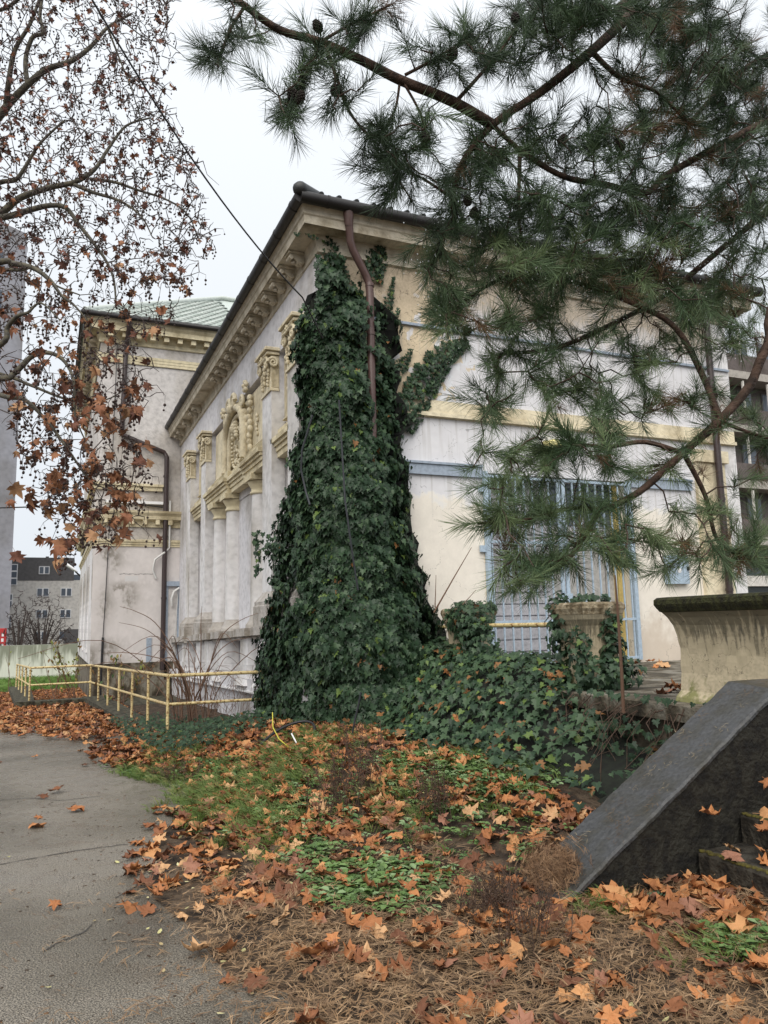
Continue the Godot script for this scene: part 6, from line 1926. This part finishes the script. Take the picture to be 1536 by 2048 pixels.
func build_litter() -> void:
	var lm := [crumpled(21, 0.25, 0.25), crumpled(27, -0.45, 0.35), crumpled(33, 0.8, 0.4), crumpled(39, -0.3, -0.35), crumpled(45, 0.5, -0.5), crumpled(51, -1.0, 0.5)]
	var items := []
	var guard := 0
	while items.size() < 7600 and guard < 300000:
		guard += 1
		var far := rng.randf() < 0.42
		var x := rng.randf_range(-3.5, 1.6) if far else rng.randf_range(-1.2, 4.9)
		var z := rng.randf_range(-30.0, -11.2) if far else rng.randf_range(-11.4, -1.9)
		var p := Vector3(x, 0, z)
		if x > 4.75 and z < -4.2: continue
		if x > 3.68 and z > -4.2 and x < 5.2: continue
		if z > -4.2 and z < -3.78 and x > 2.66: continue
		if x > 3.9 and z < -5.0: continue
		p.y = bumpy(x, z)
		if rng.randf() > litter_density(p, p): continue
		var on_lane := x < edge_x(z) and z > -11.2
		var flat := 0.22 if on_lane else 0.42
		var nn := Vector3(rng.randfn() * flat, 1.0, rng.randfn() * flat)
		var a := rng.randf() * TAU
		var size := rng.randf_range(0.065, 0.15) * (0.9 + 0.3 * rng.randf() * rng.randf())
		items.append([Transform3D(basis_of(nn, Vector3(cos(a), 0, sin(a)), size), p + Vector3(0, rng.randf_range(0.012, 0.05) + (0.03 if z < -12.0 else 0.0), 0)), [0, 1, 0, 3, 2, 5, 6, 4, 2, 1, 0, 4][rng.randi() % 12], rng.randi() % 6])
	# on the steps, terrace and slab
	for c in [[Vector3(4.3, 0.345, -3.4), 0.35, 26], [Vector3(4.7, 0.52, -3.4), 0.3, 16], [Vector3(3.9, 0.17, -3.5), 0.25, 6], [Vector3(5.6, 0.88, -5.6), 0.5, 8], [Vector3(8.0, 0.88, -8.8), 1.2, 14], [Vector3(3.45, 0.02, -3.45), 0.25, 24], [Vector3(3.1, 0.02, -3.35), 0.3, 26]]:
		for k in c[2]:
			var p: Vector3 = c[0] + Vector3(rng.randfn() * c[1] * 0.6, rng.randf() * 0.05, rng.randfn() * c[1] * 0.6)
			if p.z < -3.72 and p.z > -4.25 and p.x < 5.0: p.z = -3.70
			items.append([Transform3D(basis_of(Vector3(rng.randfn() * 0.35, 1, rng.randfn() * 0.35), rdir(), rng.randf_range(0.1, 0.2)), p), [0, 1, 1, 3, 2, 5, 6][rng.randi() % 7], rng.randi() % 6])
	# a few leaves caught on the ivy bank
	for c in [[912, 1415], [895, 1325], [1005, 1385], [1100, 1390]]:
		var p := at(c[0], c[1], 7.9)
		p.y = maxf(bank_y(p.x, p.z) + 0.05, p.y - 0.1)
		items.append([Transform3D(basis_of(rdir() + Vector3(-0.2, 0.7, 0.4), rdir(), rng.randf_range(0.09, 0.14)), p), 1, rng.randi() % 4])
	var split := pick_largest(items, 300)
	var mats := palette_mats(LEAF_PAL, 0.55, 0.12)
	var used := {}
	for i in split[0]:
		var it: Array = items[i]
		var o := part("fallen_leaf", lm[it[2]], mats[it[1]], self)
		o.transform = it[0]
		var p: Vector3 = it[0].origin
		var place := "on a stair step" if p.x > 3.68 and p.y > 0.12 and p.z > -3.8 else "on the ivy" if p.y > 0.5 and p.z < -4.3 else "on asphalt" if p.x < edge_x(p.z) - 0.05 else "by the stair wall" if p.x > 2.6 and p.z > -3.8 and p.z < -3.2 else "on fallen needles" if p.z > -3.4 else "on bare soil" if p.z > -4.6 else "among weeds"
		var s := seen_at(p)
		var row: String = "top" if s.y < 1580.0 else "upper" if s.y < 1680.0 else "middle" if s.y < 1780.0 else "lower" if s.y < 1890.0 else "bottom"
		var col: String = "far left" if s.x < 330.0 else "left" if s.x < 560.0 else "centre-left" if s.x < 760.0 else "centre" if s.x < 930.0 else "centre-right" if s.x < 1110.0 else "right" if s.x < 1320.0 else "far right"
		var size: float = it[0].basis.y.length()
		var words := "%s %s %s plane leaf %s, %s %s of the litter" % ["broad" if size > 0.165 else "mid-sized" if size > 0.135 else "small", ["flat", "domed", "cupped", "arched", "folded", "curled"][it[2]], ["reddish", "orange", "russet", "tan", "blackish", "pale", "mauve"][it[1]], place, row, col]
		if used.has(words): words = words.replace(" plane leaf", " plane leaf tilting %s" % ("left" if it[0].basis.y.x < 0.0 else "right")).replace(" of the litter", "")
		used[words] = true
		tag(o, words, "leaf", "fallen plane leaves on the near ground")
	var rest := thing("leaf_litter", "carpet of rust-brown fallen leaves over the bed and along the lane", "leaves", Vector3(1.5, 0, -8))
	rest.set_meta("kind", "stuff")
	var shared := leafy(true, Color.WHITE, 0.55, 0.12)
	for k in 6:
		var where := []
		var tint := []
		for i in split[1]:
			if items[i][2] == k:
				where.append(items[i][0])
				tint.append(LEAF_PAL[items[i][1]])
		many("leaves", lm[k], shared, rest, where, tint)
	# fallen needles
	var nd := thing("needle_litter", "rusty fallen pine needles strewn over the near ground and asphalt", "needles", Vector3(1.5, 0, -3.5))
	nd.set_meta("kind", "stuff")
	for v in 2:
		var where := []
		var tint := []
		var n := 0
		while n < 4600:
			n += 1
			var x := rng.randf_range(-1.0, 3.9)
			var z := rng.randf_range(-6.4, -1.9)
			var d := smoothstep(-6.4, -3.4, z) * (0.25 + 0.75 * smoothstep(0.0, 1.5, x))
			if x < edge_x(z): d *= 0.3 * smoothstep(0.1, 0.5, noise_a.get_noise_2d(x * 1.6 + 20.0, z * 1.6) + 0.3)
			if z < -3.78 and x > 2.62: continue
			if rng.randf() > d: continue
			var p := Vector3(x, bumpy(x, z) + 0.006 + rng.randf() * 0.012, z)
			where.append(Transform3D(basis_of(Vector3(rng.randfn() * 0.15, 1, rng.randfn() * 0.15), rdir(), rng.randf_range(0.9, 1.5)), p))
			tint.append([Color(0.28, 0.175, 0.095), Color(0.36, 0.24, 0.14), Color(0.18, 0.115, 0.07), Color(0.23, 0.145, 0.08)][rng.randi() % 4])
		many("needles", needle_litter(11 + v), leafy(true, Color.WHITE, 0.7, 0.0), nd, where, tint)
	# needles and crumbs lying on the sloping stair wall and the terrace
	var sw := []
	var st := []
	for k in 42:
		var x := rng.randf_range(2.75, 4.6)
		var z := rng.randf_range(-4.14, -3.83)
		var slope := Vector3(-0.5, 0.87, 0).normalized()
		sw.append(Transform3D(basis_of(slope + rdir() * 0.1, rdir(), rng.randf_range(0.3, 0.65)), Vector3(x, 0.06 + (x - 2.78) * 0.592 + 0.03 * (-3.8 - z) / 0.37 + 0.004, z)))
		st.append([Color(0.20, 0.13, 0.07), Color(0.34, 0.27, 0.17), Color(0.12, 0.08, 0.05)][rng.randi() % 3])
	many("needles", needle_litter(21), leafy(true, Color.WHITE, 0.7, 0.0), nd, sw, st)
	# small dark crumbs and pale flakes
	var cr := thing("ground_debris", "small dark crumbs, twigs and pale leaf flakes scattered on the asphalt and soil", "debris", Vector3(1, 0, -4))
	cr.set_meta("kind", "stuff")
	var ball := MB.new()
	ball.ball(Vector3.ZERO, Vector3(1, 0.6, 0.8), 4, 6)
	var where := []
	var tint := []
	for k in 2600:
		var x := rng.randf_range(-1.6, 3.8)
		var z := rng.randf_range(-9.0, -2.0)
		if x < edge_x(z) - 0.25 and rng.randf() < 0.72: continue
		if z < -3.78 and x > 2.62 and z > -4.2: continue
		where.append(Transform3D(Basis(Vector3.UP, rng.randf() * TAU).scaled(Vector3(rng.randf_range(0.003, 0.016), 0.006, rng.randf_range(0.003, 0.008))), Vector3(x, bumpy(x, z) + 0.006, z)))
		tint.append([Color(0.03, 0.022, 0.016), Color(0.07, 0.045, 0.03), Color(0.14, 0.08, 0.045), Color(0.05, 0.035, 0.025)][rng.randi() % 4])
	many("crumbs", ball.mesh(), leafy(true, Color.WHITE, 0.8, 0.0), cr, where, tint)
	where = []
	tint = []
	var fl := leaf_mesh([Vector2(0, -0.5), Vector2(0.22, -0.2), Vector2(0.2, 0.2), Vector2(0, 0.5)], 0.4, 0.1, 5, 0.0)
	for k in 210:
		var x := rng.randf_range(-0.9, 3.4)
		var z := rng.randf_range(-6.5, -2.1)
		if x < edge_x(z) - 0.3 and rng.randf() < 0.8: continue
		where.append(Transform3D(basis_of(Vector3(rng.randfn() * 0.2, 1, rng.randfn() * 0.2), rdir(), rng.randf_range(0.025, 0.055)), Vector3(x, bumpy(x, z) + 0.014, z)))
		tint.append([Color(0.55, 0.5, 0.28), Color(0.45, 0.42, 0.2), Color(0.38, 0.3, 0.16)][rng.randi() % 3])
	many("flakes", fl, leafy(true, Color.WHITE, 0.6, 0.2), cr, where, tint)
	# grass and low green weeds
	var gm := MB.new()
	var r := RandomNumberGenerator.new()
	r.seed = 8
	for k in 16:
		var a := r.randf() * TAU
		var p := Vector3(cos(a), 0, sin(a)) * r.randf() * 0.05
		var d := Vector3(cos(a) * 0.5, 1.0, sin(a) * 0.5) * r.randf_range(0.05, 0.11)
		var w := d.cross(Vector3(cos(a + 1.0), 0, sin(a + 1.0))).normalized() * 0.0028
		var m := p + d * 0.6
		var e := p + d + Vector3(cos(a), -0.25, sin(a)) * 0.05
		gm.quad(p - w, p + w, m + w * 0.8, m - w * 0.8)
		gm.tri(m - w * 0.8, m + w * 0.8, e)
	var grass := thing("grass_tufts", "thin green grass growing through the leaves at the bed's edge", "grass", Vector3(1.8, 0, -8))
	grass.set_meta("kind", "stuff")
	where = []
	tint = []
	var patches := [[430, 1570, 90, 40, 420], [560, 1540, 110, 40, 380], [520, 1620, 80, 50, 200], [300, 1535, 70, 22, 160], [640, 1500, 120, 25, 200], [360, 1490, 60, 20, 150], [830, 1600, 160, 60, 240], [1450, 1850, 70, 30, 26], [1200, 1780, 60, 20, 30], [1010, 1560, 120, 40, 160], [200, 1570, 60, 16, 60]]
	for c in patches:
		for k in c[4]:
			var p := on_y(c[0] + rng.randfn() * c[2] * 0.6, c[1] + rng.randfn() * c[3] * 0.6, 0.1)
			p.y = bumpy(p.x, p.z)
			if p.z < -13.0 or p.x < edge_x(p.z) - 0.25: continue
			where.append(Transform3D(Basis(Vector3.UP, rng.randf() * TAU).scaled(Vector3.ONE * rng.randf_range(0.6, 1.2)), p))
			tint.append([Color(0.09, 0.14, 0.03), Color(0.12, 0.17, 0.045), Color(0.16, 0.17, 0.06), Color(0.07, 0.11, 0.03)][rng.randi() % 4])
	for k in 1500:
		var p := Vector3(rng.randf_range(-6.0, 1.6), 0, rng.randf_range(-47.0, -30.5))
		p.y = gy(p.x, p.z) + 0.01
		where.append(Transform3D(Basis(Vector3.UP, rng.randf() * TAU).scaled(Vector3.ONE * rng.randf_range(1.2, 2.6)), p))
		tint.append([Color(0.10, 0.19, 0.035), Color(0.13, 0.21, 0.05)][rng.randi() % 2])
	many("grass", gm.mesh(), leafy(true, Color.WHITE, 0.55, 0.2), grass, where, tint)
	var wm := MB.new()     # rosette of small round leaves
	r.seed = 4
	for k in 8:
		var a := TAU * k / 8.0 + r.randf() * 0.5
		var o := Vector3(cos(a), 0, sin(a))
		var s := o.cross(Vector3.UP)
		var l := r.randf_range(0.03, 0.06)
		var h := r.randf_range(0.01, 0.05)
		var p := o * 0.012 + Vector3(0, h * 0.6, 0)
		var pts := [p, p + o * l * 0.35 + s * l * 0.32 + Vector3(0, 0.008, 0), p + o * l * 0.8 + s * l * 0.25 + Vector3(0, 0.006, 0), p + o * l, p + o * l * 0.8 - s * l * 0.25 + Vector3(0, 0.006, 0), p + o * l * 0.35 - s * l * 0.32 + Vector3(0, 0.008, 0)]
		for i in range(1, 5): wm.tri(pts[0], pts[i], pts[i + 1])
	var weeds := thing("green_weeds", "patches of fresh green low weeds growing among the fallen leaves", "weeds", Vector3(2.3, 0, -6))
	weeds.set_meta("kind", "stuff")
	where = []
	tint = []
	for c in [[740, 1740, 95, 38, 420], [960, 1580, 110, 38, 560], [1020, 1540, 80, 28, 260], [640, 1690, 50, 30, 60], [840, 1560, 120, 40, 220], [560, 1600, 130, 50, 180], [1150, 1730, 60, 40, 90], [720, 1640, 200, 60, 60], [880, 1740, 60, 30, 40], [1470, 1850, 60, 30, 90], [420, 1530, 70, 26, 160], [250, 1535, 60, 16, 110], [680, 1510, 160, 24, 90], [900, 1640, 160, 50, 60], [1060, 1690, 80, 50, 40]]:
		for k in c[4]:
			var p := on_y(c[0] + rng.randfn() * c[2] * 0.55, c[1] + rng.randfn() * c[3] * 0.55, 0.1)
			p.y = bumpy(p.x, p.z) + 0.01
			if p.x < edge_x(p.z) - 0.2 or (p.z > -4.25 and p.z < -3.75 and p.x > 2.62): continue
			where.append(Transform3D(Basis(Vector3.UP, rng.randf() * TAU).rotated(Vector3.RIGHT, rng.randfn() * 0.2).scaled(Vector3.ONE * rng.randf_range(0.45, 1.15)), p))
			tint.append([Color(0.10, 0.17, 0.05), Color(0.14, 0.22, 0.075), Color(0.19, 0.27, 0.13), Color(0.07, 0.12, 0.04)][rng.randi() % 4])
	many("rosettes", wm.mesh(), leafy(true, Color.WHITE, 0.4, 0.2), weeds, where, tint)
	# the two single leaves on the bare asphalt and a fern by the stair wall
	var fern := thing("small_fern", "small grey-green fern sprig at the foot of the stair wall", "plant", on_y(1270, 1800, 0.0))
	var fb := MB.new()
	for k in 7:
		var a := -2.6 + 0.42 * k
		var o := Vector3(cos(a), 0.55, -sin(a) * 0.5 + 0.5).normalized()
		var base := fern.position
		for m in 9:
			var q := base + o * 0.022 * (m + 1) + Vector3(0, -0.0006 * m * m, 0)
			var sd := o.cross(Vector3.UP).normalized()
			for s in [-1.0, 1.0]:
				var l := 0.045 * (1.0 - 0.08 * m)
				fb.tri(q, q + sd * s * l + o * 0.012, q + o * 0.02)
	wpart("fronds", fb, leafy(false, lin(0.09, 0.14, 0.08), 0.5, 0.15), fern)

func more_materials() -> void:
	M.moss_bright = surfaced(lin(0.13, 0.12, 0.02), 0.95, M.dirt, 3.0)
	M.trim_dirty = surfaced(lin(0.48, 0.43, 0.33), 0.92, M.fine, 1.5, M.coarse_n, 1.0, M.dirt, 1.2)
	M.kerb = surfaced(lin(0.085, 0.085, 0.06), 0.9, M.dirt, 1.2, M.coarse_n, 1.0)
	M.block_cream = surfaced(lin(0.68, 0.65, 0.60), 0.9, M.fine, 0.3)
	M.block_grey = surfaced(lin(0.115, 0.11, 0.11), 0.7, M.fine, 0.3)
	M.block_brown = surfaced(lin(0.115, 0.098, 0.092), 0.85, M.fine, 0.4, null, 1.0, M.stain, 0.3)
	M.block_brown_b = surfaced(lin(0.13, 0.108, 0.102), 0.85, M.fine, 0.4, null, 1.0, M.stain, 0.3)
	M.tower = surfaced(lin(0.42, 0.42, 0.46), 0.9, M.fine, 0.2, null, 1.0, M.stain, 0.08)
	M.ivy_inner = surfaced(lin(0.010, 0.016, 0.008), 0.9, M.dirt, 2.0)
	M.block_band = surfaced(lin(0.42, 0.39, 0.35), 0.9, M.fine, 0.3)
	M.crack = plain(lin(0.05, 0.045, 0.04), 0.9)
	M.cone = plain(lin(0.030, 0.022, 0.018), 0.8)
	M.dead = plain(lin(0.075, 0.045, 0.03), 0.85)

func _ready() -> void:
	var cam := Camera3D.new()
	cam.name = "camera"
	cam.transform = Transform3D(cam_basis, EYE)
	cam.fov = rad_to_deg(2.0 * atan(1024.0 / FPX))
	cam.near = 0.05
	cam.far = 600.0
	cam.current = true
	add_child(cam)
	var env := Environment.new()
	env.background_mode = Environment.BG_SKY
	var sky := Sky.new()
	var sm := ProceduralSkyMaterial.new()
	sm.sky_horizon_color = Color(0.662, 0.680, 0.700)
	sm.sky_top_color = Color(1.07, 1.07, 1.07)
	sm.sky_curve = 5.0
	sm.sky_energy_multiplier = 1.0
	sm.ground_horizon_color = Color(0.5, 0.49, 0.47)
	sm.ground_bottom_color = Color(0.25, 0.23, 0.2)
	sky.sky_material = sm
	env.sky = sky
	env.tonemap_mode = Environment.TONE_MAPPER_LINEAR
	env.tonemap_exposure = 2.05
	env.sdfgi_enabled = true
	env.ssao_enabled = true
	env.ssil_enabled = true
	var we := WorldEnvironment.new()
	we.name = "world_environment"
	we.environment = env
	add_child(we)
	var sun := DirectionalLight3D.new()
	sun.name = "sun"
	sun.light_color = Color(1.0, 0.975, 0.94)
	sun.light_energy = 0.5
	sun.light_angular_distance = 60.0
	sun.shadow_enabled = true
	sun.sky_mode = DirectionalLight3D.SKY_MODE_LIGHT_ONLY
	add_child(sun)
	sun.look_at_from_position(Vector3(-5, 9, 7), Vector3.ZERO)

	rng.seed = 20240
	make_materials()
	more_materials()
	build_ground()
	build_hall()
	build_pavilion()
	build_terrace()
	build_railing()
	build_far()
	build_plane_tree()
	build_pine()
	build_ivy()
	build_shrubs()
	build_small()
	build_litter()
